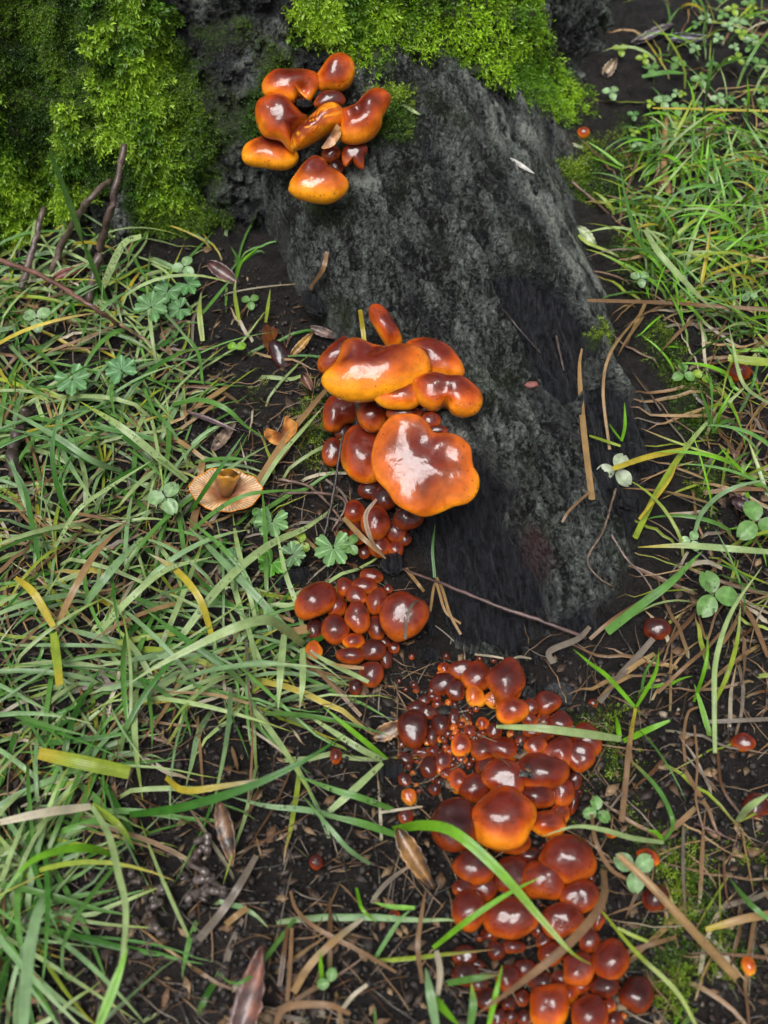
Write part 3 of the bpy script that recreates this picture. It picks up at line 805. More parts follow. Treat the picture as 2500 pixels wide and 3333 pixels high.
# ------------------------------------------------------------------ middle tuft
mushroom(Z2([(590, 140), (630, 105), (700, 125), (750, 190), (800, 280), (832, 370), (800, 412), (730, 420), (690, 370), (640, 290), (600, 220)]),
         'fire', 'narrow upright cap seen edge-on behind the middle tuft', GB, 14, apex=(1278, 1060), h=.75)
mushroom(Z2([(205, 570), (215, 500), (290, 420), (380, 350), (470, 328), (545, 350), (560, 420), (450, 520), (330, 600), (250, 615)]),
         'red', 'red-orange cap behind the left end of the wide upper cap', GB, 16, h=.6)
mushroom(Z2([(880, 400), (940, 365), (1040, 358), (1130, 385), (1220, 450), (1280, 540), (1297, 610), (1260, 645), (1130, 648), (1010, 630), (960, 540), (930, 460)]),
         'fire', 'rounded brown-topped cap behind the right end of the wide upper cap', GB, 20, apex=(1400, 1125), h=.62, tilt=.35)
mushroom(Z2([(930, 690), (1000, 640), (1090, 622), (1180, 645), (1280, 655), (1350, 690), (1420, 760), (1428, 850), (1380, 920), (1290, 945), (1210, 920), (1180, 870), (1150, 850), (1120, 885), (1060, 895), (980, 850), (940, 770)]),
         'fire', 'two-lobed orange cap against the bark at the right', GB, 24, apex=(1450, 1235), dents=[(1450, 1320, 20, -34), (1448, 1280, 24, -12)], h=.66)
mushroom(Z2([(630, 800), (720, 770), (850, 720), (940, 690), (980, 770), (970, 840), (900, 885), (800, 888), (700, 870)]),
         'gold', 'plain orange cap tucked right under the wide upper cap', GB, 24, apex=(1310, 1262), h=.55)
mushroom(Z2([(240, 960), (250, 880), (300, 800), (400, 790), (500, 830), (520, 920), (480, 980), (400, 1000), (370, 1045), (300, 1060), (250, 1030)]),
         'red', 'notched red cap under the left end of the wide upper cap', GB, 18, dents=[(1115, 1375, 16, -14)], h=.7)
mushroom(ell(1210, 1353, 46, 53, -20), 'red', 'round brownish button between the notched cap and the broad lower cap', GB, 17, h=.75)
mushroom(ell(1315, 1346, 56, 30), 'rust', 'low dark red cap pressed over the top of the broad lower cap', GB, 15)
mushroom(ell(1401, 1369, 33, 26), 'red', 'small shiny red button over the right shoulder of the broad lower cap', GB, 16)
mushroom(ell(1390, 1330, 28, 20), 'dark', 'tiny dark cap in the gap under the two-lobed cap', GB, 11)
mushroom(ell(1420, 1402, 38, 17), 'rust', 'flattened red sliver of cap on the broad lower cap edge', GB, 17)
mushroom(ell(1122, 1405, 36, 26), 'dark', 'dark cap hidden behind the big left-hand button', GB, 8)
mushroom(ell(1083, 1472, 34, 46, 8), 'rust', 'small outermost button at the left foot of the middle tuft', GB, 10)
mushroom(Z2([(385, 1300), (380, 1200), (400, 1110), (450, 1040), (530, 1015), (610, 1050), (660, 1120), (680, 1240), (680, 1380), (620, 1435), (530, 1440), (450, 1400), (410, 1350)]),
         'fire', 'big smooth rounded cap left of the broad lower cap', GB, 26, apex=(1190, 1450), h=.66, rim=.86, dents=[(1195, 1460, 20, -5)])
mushroom(Z2([(385, 440), (430, 385), (520, 376), (620, 405), (700, 425), (800, 410), (900, 415), (980, 460), (1025, 540), (1015, 610), (960, 680), (850, 750), (700, 795), (560, 812), (430, 808), (310, 760), (250, 690), (262, 630), (330, 560), (370, 500)]),
         'gold', 'wide upper cap, yellow at the front and dark in its dip', GB, 40, apex=(1195, 1142), dents=[(1205, 1150, 32, -26), (1260, 1130, 30, -8), (1300, 1210, 45, 6)], h=.50, tilt=.42)
mushroom(Z2([(865, 952), (960, 965), (1030, 1020), (1080, 1080), (1180, 1080), (1270, 1115), (1335, 1190), (1350, 1310), (1395, 1400), (1385, 1500), (1320, 1580), (1210, 1610), (1100, 1655), (1000, 1680), (900, 1650), (800, 1590), (740, 1500), (660, 1410), (628, 1300), (640, 1170), (690, 1050), (770, 970)]),
         'gold', 'broad lower cap with a wavy yellow edge and dark dimpled centre', GB, 44, apex=(1385, 1450), tilt=.22, h=.25, under=.17, wave=.045,
         dents=[(1375, 1440, 42, -16), (1440, 1490, 36, -13), (1340, 1560, 60, 4), (1490, 1560, 50, 5), (1300, 1400, 40, 5)], rim=.84)
for (x, y, a, b, tn, lf, lab) in [
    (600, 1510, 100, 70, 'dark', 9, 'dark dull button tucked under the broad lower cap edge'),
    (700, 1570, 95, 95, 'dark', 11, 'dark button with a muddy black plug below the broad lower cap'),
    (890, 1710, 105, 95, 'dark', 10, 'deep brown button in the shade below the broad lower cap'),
    (475, 1670, 80, 85, 'red', 10, 'red button under the bent twig left of the neat round one'),
    (635, 1755, 105, 120, 'red', 14, 'neat round red button lowest in front of the middle tuft'),
    (785, 1815, 80, 80, 'rust', 9, 'brown button right of the neat round red one'),
    (860, 1870, 50, 55, 'dark', 6, 'tiny brown button at the root side of the middle tuft foot'),
    (400, 1860, 65, 55, 'rust', 6, 'brown button beside the lobed cranesbill leaf'),
    (500, 1840, 60, 80, 'rust', 6, 'narrow brown button left below the neat round red one'),
    (660, 1935, 80, 80, 'red', 9, 'button crossed by a dry straw below the neat round red one'),
    (785, 1950, 55, 65, 'red', 7, 'small glossy button lowest right of the middle tuft'),
    (548, 1975, 45, 50, 'rust', 5, 'small button lowest left under the dry straw'),
    (345, 2025, 40, 40, 'dark', 3, 'dark button half hidden under the cranesbill leaf')]:
    mushroom(ell(950 + x / 2.3286, 950 + y / 2.3286, a / 2.3286, b / 2.3286, rnd.uniform(-15, 15)), tn, lab, GB, lf, wob=.10, h=.75, under=.6)

# ------------------------------------------------------------------ small tuft below
for (x, y, a, b, ang, tn, lf, lab) in [
    (615, 365, 75, 85, 0, 'red', 9, 'red button right of the big spotted oval one in the small tuft'),
    (575, 405, 35, 60, -10, 'amber', 6, 'thin amber button squeezed beside the big spotted oval one'),
    (850, 270, 110, 75, 10, 'red', 8, 'topmost wine-red button of the small tuft'),
    (795, 355, 115, 80, 12, 'red', 12, 'smooth wide red button just under the topmost of the small tuft'),
    (720, 445, 100, 75, 20, 'red', 14, 'egg-shaped orange-red button in the centre top of the small tuft'),
    (905, 495, 95, 120, 25, 'red', 14, 'tilted orange-red button left of the big button with the straw'),
    (735, 640, 105, 140, -8, 'red', 18, 'upright oval button in the middle of the small tuft'),
    (1150, 630, 200, 210, -20, 'red', 20, 'big red button with a straw lying across it'),
    (540, 535, 100, 110, -20, 'red', 10, 'red button wedged below the big spotted oval one'),
    (365, 480, 195, 145, -38, 'red', 17, 'big oval button with black soil spots in the small tuft'),
    (530, 750, 120, 140, 10, 'rust', 14, 'dark-topped round button at the left middle of the small tuft'),
    (905, 735, 75, 108, -8, 'rust', 12, 'button carrying a tiny yellow ring in the small tuft'),
    (690, 855, 95, 75, 0, 'fire', 11, 'orange-brown button below the upright oval one'),
    (665, 985, 125, 80, 5, 'rust', 11, 'flat brown button above the dry curled straw'),
    (875, 935, 102, 102, 0, 'dark', 11, 'round dark chestnut button in the lower right of the small tuft'),
    (860, 1150, 115, 105, 0, 'rust', 10, 'brown button at the tip of the wilted grass blade'),
    (1060, 910, 50, 55, 0, 'rust', 5, 'small brown bead below the button with the straw'),
    (985, 1010, 55, 78, 0, 'dark', 6, 'narrow dark button right of the chestnut one'),
    (335, 940, 75, 90, 10, 'amber', 9, 'lone yellow-amber button at the left foot of the small tuft'),
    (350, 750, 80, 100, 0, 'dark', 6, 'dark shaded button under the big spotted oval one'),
    (715, 1265, 62, 68, 0, 'dark', 6, 'lone dark bead at the bottom of the small tuft'),
    (1005, 380, 38, 38, 0, 'rust', 4, 'tiny button against the black wood lump'),
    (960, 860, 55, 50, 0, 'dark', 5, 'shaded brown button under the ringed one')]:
    mushroom(ell(900 + x / 2.765, 1780 + y / 2.765, a / 2.765, b / 2.765, ang), tn, lab, GC, lf, wob=.13, h=rnd.uniform(.62, .85), under=.6, tilt=rnd.uniform(.15, .5))
u0, v0 = 900 + 878 / 2.765, 1780 + 740 / 2.765

# ------------------------------------------------------------------ long lower heap
D4 = [  # x, y, rx, ry (close-up pixels), tone
    (525, 170, 75, 70, 'rust'), (620, 220, 100, 95, 'red'), (820, 235, 110, 132, 'rust'), (900, 250, 42, 100, 'red'), (400, 265, 75, 75, 'dark'),
    (485, 310, 60, 65, 'dark'), (615, 350, 65, 70, 'amber'), (740, 370, 60, 60, 'amber'), (870, 440, 105, 90, 'fire'), (985, 425, 55, 55, 'rust'),
    (1105, 385, 90, 75, 'rust'), (1080, 460, 45, 35, 'red'), (1075, 510, 48, 45, 'fire'), (983, 505, 55, 45, 'red'), (1185, 530, 75, 70, 'rust'),
    (415, 160, 45, 38, 'fire'), (275, 370, 35, 35, 'dark'), (325, 345, 30, 28, 'dark'), (215, 425, 55, 40, 'dark'), (300, 455, 60, 45, 'dark'),
    (360, 400, 35, 32, 'rust'), (200, 570, 100, 110, 'dark'), (385, 545, 58, 72, 'dark'), (325, 615, 35, 55, 'dark'), (665, 532, 40, 38, 'fire'),
    (580, 580, 42, 42, 'red'), (745, 580, 55, 50, 'rust'), (515, 675, 60, 68, 'fire'), (670, 705, 72, 80, 'rust'), (810, 710, 108, 82, 'red'),
    (600, 670, 28, 30, 'fire'), (1015, 680, 72, 60, 'red'), (1060, 620, 60, 45, 'red'), (1180, 720, 98, 92, 'red'), (1320, 750, 90, 115, 'rust'),
    (1370, 640, 95, 110, 'red'), (1000, 590, 60, 30, 'red'), (255, 725, 50, 35, 'rust'), (335, 720, 40, 45, 'rust'), (440, 715, 30, 30, 'fire'),
    (525, 775, 38, 35, 'fire'), (395, 785, 58, 60, 'rust'), (300, 830, 55, 75, 'dark'), (430, 865, 42, 42, 'red'), (505, 925, 72, 80, 'fire'),
    (690, 820, 62, 75, 'rust'), (810, 905, 135, 115, 'red'), (1070, 855, 175, 120, 'rust'), (610, 970, 90, 95, 'rust'), (1025, 1030, 120, 80, 'rust'),
    (1200, 990, 80, 105, 'red'), (1290, 910, 45, 70, 'dark'), (1280, 1060, 30, 80, 'dark'), (170, 1025, 52, 50, 'amber'), (145, 1155, 45, 50, 'rust'),
    (340, 975, 40, 40, 'dark'), (150, 770, 50, 40, 'dark'), (140, 910, 40, 45, 'dark'), (800, 1165, 212, 178, 'fire'), (460, 1220, 150, 170, 'dark'),
    (1185, 1140, 60, 65, 'fire'), (1110, 1210, 115, 90, 'fire'), (860, 1340, 130, 70, 'rust'), (475, 500, 36, 50, 'dark'), (560, 500, 26, 30, 'dark'),
    (640, 600, 24, 22, 'red'), (470, 770, 24, 26, 'rust'), (860, 600, 30, 26, 'amber'), (920, 640, 30, 34, 'rust'), (1130, 580, 34, 30, 'rust'), (455, 600, 24, 26, 'rust')]
D5 = [(980, 280, 178, 142, 'red', 28), (835, 415, 125, 130, 'red', 0), (1045, 525, 112, 108, 'red', 0), (730, 265, 75, 60, 'dark', 0), (375, 330, 118, 105, 'rust', 0),
    (610, 410, 118, 115, 'rust', 0), (345, 620, 100, 135, 'red', -5), (620, 660, 158, 142, 'red', 0), (940, 675, 120, 105, 'red', 0), (1245, 930, 105, 148, 'red', 0),
    (1040, 985, 100, 112, 'red', 0), (850, 1220, 122, 145, 'fire', 0), (1105, 1280, 112, 135, 'red', 0), (1410, 1150, 95, 118, 'dark', -12), (1210, 1095, 75, 75, 'dark', 0),
    (1110, 800, 65, 70, 'rust', 0), (860, 890, 75, 80, 'red', 0), (620, 845, 70, 40, 'rust', 0), (520, 870, 55, 60, 'dark', 0), (815, 800, 45, 50, 'rust', 0),
    (590, 1050, 70, 90, 'rust', 0), (680, 1170, 45, 55, 'rust', 0), (300, 470, 65, 55, 'rust', 0), (435, 470, 72, 82, 'rust', 0), (1065, 1080, 62, 60, 'red', 0),
    (320, 900, 70, 70, 'dark', 0), (985, 1150, 46, 55, 'fire', 0), (1240, 1215, 42, 44, 'fire', 0), (700, 980, 70, 50, 'rust', 0), (460, 1180, 70, 70, 'dark', 0),
    (520, 1290, 55, 55, 'dark', 0), (610, 1290, 42, 42, 'dark', 0), (695, 1290, 50, 46, 'dark', 0), (320, 1020, 80, 62, 'dark', 0), (480, 765, 50, 50, 'rust', 0),
    (920, 1045, 52, 52, 'rust', 0), (1265, 1310, 52, 52, 'rust', 0), (810, 1065, 80, 60, 'dark', 0), (740, 480, 60, 60, 'rust', 0), (1160, 660, 46, 70, 'rust', 0),
    (780, 720, 40, 60, 'dark', 0), (410, 1080, 50, 50, 'dark', 0), (600, 1210, 40, 40, 'dark', 0), (390, 960, 44, 44, 'dark', 0), (930, 880, 40, 40, 'dark', 0)]
LM = {  # landmarks with labels of their own
    (0, 58): ('broad orange-bottomed button, the largest of the lower heap', 'the largest orange button'),
    (0, 59): ('large near-black button left of the broadest orange one', 'the large near-black button'),
    (0, 47): ('wide dark-topped button with a muddy smear on it', 'the mud-smeared wide button'),
    (0, 46): ('round rust-red button directly above the broadest orange one', 'the round rust-red button'),
    (0, 8): ('bright orange button left of the pale horizontal grass blade', 'the bright orange button'),
    (0, 2): ('tall dark red button at the very top of the lower heap', 'the tall top button'),
    (0, 21): ('dark plum-brown round button at the left edge of the lower heap', 'the round plum-brown button'),
    (0, 10): ('dark red button lying beside the grey veined leaf', 'the button by the grey leaf'),
    (0, 53): ('lone amber bead with a dark navel on black soil', 'the lone amber bead'),
    (0, 35): ('red button under the base of the pale horizontal grass blade', 'the button under the pale blade'),
    (0, 29): ('wide red button below the little beads in mid heap', 'the wide mid-heap button'),
    (0, 27): ('orange oval button standing among the tiny brown beads', 'the orange oval among beads'),
    (0, 6): ('golden amber button on a visible bent stem', 'the golden amber button'),
    (1, 0): ('large glossy red button below the short curved grass blade', 'the large glossy red button'),
    (1, 7): ('orange-red button with a wrinkled highlight under the arching grass', 'the wrinkled-highlight button'),
    (1, 9): ('tall orange-red egg at the right edge of the lower heap', 'the tall right-hand egg'),
    (1, 11): ('bright orange egg at the bottom edge of the picture', 'the bottom orange egg'),
    (1, 12): ('round red egg beside the bottom orange one', 'the bottom red egg'),
    (1, 13): ('dark chestnut egg standing apart at the lower right', 'the chestnut egg'),
    (1, 6): ('peanut-shaped red button at the left of the lower heap', 'the peanut-shaped button'),
    (1, 1): ('red button at the tip of the thin green blade', 'the button at the thin blade tip'),
    (1, 2): ('red button framed by a pale water line', 'the water-lined button'),
    (1, 4): ('brown-red button just under the root of the arching blade', 'the button under the arching blade'),
}
dots = []
for k, q in enumerate(D4): dots.append(((0, k), 1250 + q[0] / 2.0738, 2100 + q[1] / 2.0738, 1.12 * q[2] / 2.0738, 1.12 * q[3] / 2.0738, q[4], rnd.uniform(-14, 14)))
for k, q in enumerate(D5): dots.append(((1, k), 1350 + q[0] / 1.9518, 2650 + q[1] / 1.9518, 1.12 * q[2] / 1.9518, 1.12 * q[3] / 1.9518, q[4], q[5]))
WORDT = {'fire': 'orange', 'gold': 'yellow', 'red': 'red', 'rust': 'red-brown', 'dark': 'dark brown', 'plum': 'near-black', 'amber': 'amber'}
lmp = {k: (u, v) for k, u, v, a, b, t, g in dots if k in LM}
taken = set()
def where(u, v, skip=()):
    bst = sorted(lmp.items(), key=lambda kv: math.hypot(kv[1][0] - u, kv[1][1] - v))
    out = []
    for k, (a, b) in bst:
        dx, dy = u - a, v - b
        dr = ('right of' if dx > 0 else 'left of') if abs(dx) > abs(dy) * 2.2 else (('below' if dy > 0 else 'above') if abs(dy) > abs(dx) * 2.2 else
             (('lower' if dy > 0 else 'upper') + (' right of' if dx > 0 else ' left of')))
        out.append((dr, LM[k][1]))
    return out
for key, u, v, a, b, tone, ang in sorted(dots, key=lambda q: q[2]):
    r = (a + b) / 2
    if key in LM: lab = LM[key][0]
    else:
        sz = 'tiny' if r < 20 else 'small' if r < 30 else 'middling' if r < 45 else 'large'
        ws = where(u, v); lab = None
        for i1 in range(4):
            c_ = f'{sz} {WORDT[tone]} button {ws[i1][0]} {ws[i1][1]}'
            if c_ not in taken: lab = c_; break
        if lab is None:
            for i1 in range(1, 6):
                c_ = f'{sz} {WORDT[tone]} button {ws[0][0]} {ws[0][1]}, {ws[i1][0]} {ws[i1][1]}'
                if c_ not in taken and len(c_.split()) < 17: lab = c_; break
        taken.add(lab)
    lf = r * px2m(hit(u, v)) * 1000 * (.62 if r < 30 else .80)
    mushroom(ell(u, v, a, b, ang), tone, lab, GD, lf, wob=.16 if r > 20 else .08, h=rnd.uniform(.60, .85), under=.6, tilt=rnd.uniform(.12, .55), dents=[(u + rnd.uniform(-.5, .5) * a, v + rnd.uniform(-.5, .5) * b, r * .4, rnd.choice([-.14, -.08, .08]) * r)] if r > 20 else ())

for k in range(300):     # the youngest ones, pin-head size, in the gaps of the heap
    if k < 170: u, v = rnd.gauss(1460, 85), rnd.gauss(2400, 110)
    else:
        q = rnd.choice(dots); u, v = q[1] + rnd.uniform(-1.25, 1.25) * q[3], q[2] + rnd.uniform(-1.1, 1.25) * q[4]
    if any(((u - q[1]) / (q[3] * .85)) ** 2 + ((v - q[2]) / (q[4] * .85)) ** 2 < 1 for q in dots): continue
    r = rnd.uniform(7, 14)
    mushroom(ell(u, v, r, r * rnd.uniform(.8, 1.2), 0, 10), rnd.choice(['rust', 'dark', 'dark', 'dark', 'rust', 'rust', 'amber']), 'pinhead brown button squeezed into a gap of the lower heap', 'pinhead buttons in the gaps of the lower heap', r * .2, h=.8, under=.6, M=14)

# ------------------------------------------------------------------ mushrooms by themselves
for (u, v, a, b, ang, tone, lab) in [
    (2138, 2047, 48, 39, 10, 'dark', 'lone dark red button on the soil right of the root tip'),
    (2420, 2418, 42, 32, 5, 'red', 'lone orange-brown button on the soil at the right'),
    (2457, 2628, 46, 50, 0, 'dark', 'dark red button behind a pale blade at the right edge'),
    (1900, 432, 22, 18, 0, 'fire', 'small orange button at the end of the bright moss cushion'),
    (2404, 1212, 40, 32, 0, 'rust', 'dull pinkish-brown ball half under the right-hand grass'),
    (2110, 2792, 42, 28, 25, 'fire', 'bent orange-brown cap above the large clover leaf'),
    (2436, 3143, 24, 36, -20, 'amber', 'lone amber cone-shaped button near the lower right corner'),
    (1094, 2461, 20, 28, 0, 'rust', 'oval brown button among straws left of the lower heap'),
    (1030, 2807, 23, 27, 0, 'dark', 'dark round button in a loop of dry grass'),
    (1284, 2982, 22, 20, 0, 'fire', 'small orange button beside the thin green blade root'),
    (190, 431, 20, 22, 0, 'plum', 'black berry-like button stuck in the left moss'),
    (2133, 2925, 44, 50, 15, 'dark', 'dark red cap half under the big fallen straw'),
    (1931, 2289, 17, 16, 0, 'rust', 'dull tiny button beside the moss right of the grey leaf'),
    (1988, 2712, 22, 16, 10, 'fire', 'small orange cap chip under the short curved blade'),
    (2190, 720, 13, 12, 0, 'amber', 'pale bead beside the right-hand moss')]:
    mushroom(ell(u, v, a, b, ang), tone, lab, 'single mushrooms scattered on the soil', (a + b) / 2 * px2m(hit(u, v)) * 700, wob=.08, h=.75, under=.6)

gill_cap((733, 1594), 116, 68, 4, 16, .55, 'overturned pale mushroom cap with gills and stem stub upward', (.62, .42, .25), .012)
gill_cap((915, 1398), 54, 46, -20, 16, .25, 'curled overturned half cap with pale gills on bare soil', (.60, .28, .08), 0, bowl=1.0, wave=.3, arc=(-60, 215))
gill_cap((888, 1105), 46, 34, 60, 10, .3, 'decaying dark cap with brown gills showing near the stump', (.22, .085, .04), 0, bowl=.9, wave=.3, arc=(-20, 250), skin=((.16, .03, .012), (.06, .012, .008)))
mushroom(ell(915, 1160, 30, 62, -32), 'plum', 'blackened flap of a rotten cap near the stump', None, 8, h=.35, stem=False)
gill_cap((1072, 440), 50, 34, -58, 44, .1, 'pale gilled underside of the rolled cap in the top tuft', (.50, .27, .13), 0, bowl=.25, arc=(0, 180))
cup = gill_cap((2088, 2154), 17, 14, 0, 4, .6, 'tiny brown cup fungus on the soil by the root tip', (.07, .03, .02), 0, bowl=.7, skin=((.12, .04, .03), (.05, .02, .015)))

# ------------------------------------------------------------------ blades of grass, straws, twigs
BC = {'green': (.110, .265, .050), 'deep': (.045, .165, .018), 'pale': (.33, .45, .18), 'blue': (.19, .325, .14), 'bright': (.17, .42, .020),
      'yellow': (.46, .37, .035), 'lime': (.27, .36, .035), 'straw': (.36, .225, .095), 'tan': (.24, .14, .07), 'white': (.52, .46, .33), 'brown': (.13, .065, .030), 'grey': (.20, .165, .13)}

def ribbon(P, wm, fold=.22, n_ref=None, taper0=.75, taper1=.04, twist=0.0):
    n = len(P); tg = unit(np.gradient(P, axis=0))
    ref = np.array([0, -.5, .87]) if n_ref is None else n_ref
    side = unit(np.cross(tg, ref)); nn = unit(np.cross(side, tg))
    if twist:
        a = np.linspace(-twist, twist, n)[:, None]; side = side * np.cos(a) + nn * np.sin(a); nn = unit(np.cross(side, tg))
    s = np.linspace(0, 1, n)
    w = wm * np.minimum(taper0 + (1 - taper0) * s / .25, 1) * (1 - (1 - taper1) * np.clip((s - .45) / .55, 0, 1) ** 1.7) / 2
    w = w[:, None]
    V = np.stack([P - side * w + nn * w * fold, P - side * w * .5 + nn * w * fold * .35, P - nn * w * fold * .3, P + side * w * .5 + nn * w * fold * .35, P + side * w + nn * w * fold], 1)
    uv = np.stack([np.tile([0, .25, .5, .75, 1], n), np.repeat(s, 5)], 1)
    return V.reshape(-1, 3), gridq(n, 5), uv

def blade(path, wpx, color, label, tip=None, cat='grass blade', name='grass_blade', group=None, lifts=(3, 14, 16, 8), n=26, fold=.22, taper1=.05, taper0=.75, twist=0.0, drops=0):
    path = np.asarray(path, float); m = len(path)
    lf = np.interp(np.linspace(0, 1, m), np.linspace(0, 1, len(lifts)), lifts)
    P = np.array([lifted(u, v, l) for (u, v), l in zip(path, lf)])
    P = spline(P, n)
    wm = wpx * px2m(P[n // 2])
    V, q, uv = ribbon(P, wm, fold, taper0=taper0, taper1=taper1, twist=twist)
    c0 = np.array(BC[color]); c1 = np.array(BC[tip]) if tip else c0 * np.array([1.05, 1.02, 1])
    s = uv[:, 1:2]; k = sstep(.55, .98, s)
    col = c0 * (1 - k) + c1 * k
    base = P[0].copy()
    o = obj(name, mesh(name, V - base, q, col=col, uv=uv, mat=M_BLADE), loc=base)
    tag(o, label, cat, group)
    if drops: DROPS.append((P, wm, drops))
    return o
DROPS = []
GL = 'grass blades lying over the left side'
GR = 'grass blades on the right side'
B = blade
B([(1280, 2700), (1380, 2686), (1480, 2710), (1620, 2830), (1760, 2990), (1860, 3100), (1925, 3140)], 34, 'bright', 'long arching green blade across the lower mushroom heap', tip='lime', group=GR, lifts=(3, 26, 34, 36, 34, 30, 24), n=40)
B([(1410, 3085), (1530, 2990), (1660, 2905), (1760, 2855)], 19, 'bright', 'thin bright blade pointing up under the long arching one', group=GR, lifts=(4, 22, 28, 28))
B([(2020, 2405), (1880, 2385), (1750, 2370), (1615, 2365)], 27, 'pale', 'pale flat blade lying level across the lower heap', group=GR, lifts=(4, 18, 22, 20), taper1=.4)
B([(2018, 2412), (2012, 2370), (2005, 2330)], 17, 'bright', 'short upright shoot at the foot of the pale flat blade', group=GR, lifts=(2, 8, 14))
B([(2030, 2412), (2110, 2375), (2180, 2345)], 20, 'bright', 'short blade pointing right from the foot of the pale flat blade', group=GR, lifts=(2, 10, 14), taper1=.4)
B([(2160, 2742), (2060, 2728), (1960, 2700), (1870, 2690), (1765, 2722)], 17, 'pale', 'short curved blade arching over the large glossy red button', group=GR, lifts=(3, 16, 24, 28, 24))
B([(2160, 2735), (2185, 2700), (2187, 2660), (2150, 2580), (2090, 2510), (2010, 2440)], 15, 'green', 'browned bent blade rising to the moss by the heap', tip='tan', group=GR, lifts=(2, 8, 12, 12, 10, 4))
B([(2160, 2735), (2135, 2710), (2105, 2700)], 14, 'bright', 'stubby green shoot at the foot of the browned bent blade', group=GR, lifts=(2, 7, 10))
B([(990, 2100), (925, 2045), (860, 2018), (760, 2045), (663, 2090), (512, 2168), (416, 2228)], 33, 'pale', 'broad pale blade arching to the lower left from the small tuft', group=GL, lifts=(6, 34, 48, 52, 50, 44, 38), n=36)
B([(838, 1993), (802, 1879), (723, 1782), (609, 1686)], 16, 'green', 'slim green blade slanting down to the black wood', group=GL, lifts=(3, 14, 20, 20), drops=5)
B([(934, 2047), (844, 1951), (723, 1824), (615, 1716)], 24, 'blue', 'bluish blade just below the slim slanting one', group=GL, lifts=(3, 12, 16, 14))
B([(988, 2050), (964, 1963), (928, 1860), (898, 1716)], 16, 'pale', 'nearly upright pale blade beside the big spotted button', group=GL, lifts=(3, 14, 22, 26), drops=6)
B([(585, 2078), (723, 1903), (874, 1776), (1000, 1716), (1100, 1640)], 26, 'pale', 'long dew-covered blade below the cranesbill leaves', group=GL, lifts=(10, 16, 18, 14, 6), drops=26)
B([(620, 1668), (693, 1559), (796, 1408)], 16, 'deep', 'dark green blade standing across the overturned cap', group=GL, lifts=(4, 28, 44))
B([(610, 1740), (700, 1665), (790, 1615), (874, 1600), (988, 1594)], 15, 'green', 'blade crossing the rim of the overturned cap', group=GL, lifts=(4, 20, 28, 28, 20), drops=4)
B([(560, 1318), (651, 1302), (735, 1330), (802, 1388), (872, 1430)], 17, 'green', 'arched blade pointing at the curled half cap', group=GL, lifts=(4, 18, 22, 16, 6))
B([(609, 1565), (500, 1475), (386, 1384), (259, 1306)], 25, 'pale', 'wide dewy blade running up to the left edge of the tangle', tip='lime', group=GL, lifts=(6, 24, 30, 28), drops=22)
B([(398, 1535), (301, 1499), (181, 1420), (0, 1318)], 20, 'blue', 'bluish blade reaching the left edge above the middle', group=GL, lifts=(6, 22, 28, 28))
B([(400, 1540), (271, 1493), (150, 1427), (0, 1390)], 15, 'deep', 'thin dark blade under the bluish one at the left edge', group=GL, lifts=(6, 18, 22, 22))
B([(229, 1700), (181, 1559), (175, 1420), (229, 1300)], 17, 'deep', 'dark upright blade crossing two others at the left', group=GL, lifts=(4, 24, 36, 44))
B([(127, 1818), (102, 1692), (78, 1583), (12, 1481)], 17, 'deep', 'dark curved blade next to the brown stick at left', group=GL, lifts=(4, 20, 30, 36))
B([(181, 1780), (253, 1662), (362, 1583), (494, 1499)], 15, 'pale', 'light beaded blade crossing the left tangle upward', group=GL, lifts=(8, 24, 28, 28), drops=10)
B([(277, 1969), (325, 1903), (386, 1830), (464, 1746)], 28, 'blue', 'broad blue-green blade in the left middle', group=GL, lifts=(10, 20, 26, 24), drops=5)
B([(313, 2072), (422, 1951), (542, 1855), (693, 1812)], 22, 'pale', 'pale arched blade ending at the dewy long one', group=GL, lifts=(8, 22, 26, 20), drops=14)
B([(693, 2080), (651, 1951), (573, 1855), (482, 1800)], 22, 'yellow', 'mottled yellow blade folded over in the left middle', tip='white', group=GL, lifts=(6, 20, 24, 18))
B([(181, 2050), (241, 1921), (313, 1800), (422, 1686)], 23, 'straw', 'dry straw-coloured blade bent over at the left', tip='tan', group=GL, lifts=(8, 22, 26, 22))
B([(175, 2060), (185, 2140), (195, 2230)], 30, 'lime', 'yellow-green stub hanging from the bent dry blade', tip='yellow', group=GL, lifts=(14, 16, 16), taper1=.8)
B([(175, 2040), (110, 1930), (50, 1880)], 26, 'yellow', 'yellow withered blade end at the left edge', group=GL, lifts=(14, 20, 18), taper1=.5)
B([(422, 2514), (271, 2481), (127, 2451)], 46, 'lime', 'wide cut yellow-green blade with brown marks', tip='yellow', group=GL, lifts=(18, 26, 28), taper1=.8, taper0=.9, fold=.4)
B([(422, 2652), (603, 2625), (814, 2559), (1000, 2470), (1125, 2388)], 28, 'deep', 'long dark green blade pointing up to the lower heap', group=GL, lifts=(10, 34, 46, 52, 50), n=36)
B([(540, 2530), (600, 2572), (723, 2559), (874, 2532)], 22, 'yellow', 'yellow spotted blade under the long dark green one', group=GL, lifts=(14, 24, 26, 26), tip='white')
B([(295, 2625), (150, 2644), (0, 2676)], 28, 'white', 'bleached dead blade at the left edge', group=GL, lifts=(16, 24, 24), taper1=.7)
B([(300, 2620), (390, 2690), (440, 2770)], 24, 'lime', 'yellow-banded blade with a dark spot left of the worm casts', tip='green', group=GL, lifts=(18, 18, 8))
B([(392, 2794), (313, 2764), (211, 2764), (90, 2812), (-10, 2940)], 28, 'bright', 'bright arching blade at the lower left edge', group=GL, lifts=(6, 32, 44, 50, 50))
B([(301, 2625), (356, 2722), (386, 2842), (410, 2963), (392, 3144), (313, 3335)], 24, 'pale', 'long pale blade hanging down to the bottom edge', group=GL, lifts=(18, 30, 36, 38, 38, 36), n=34)
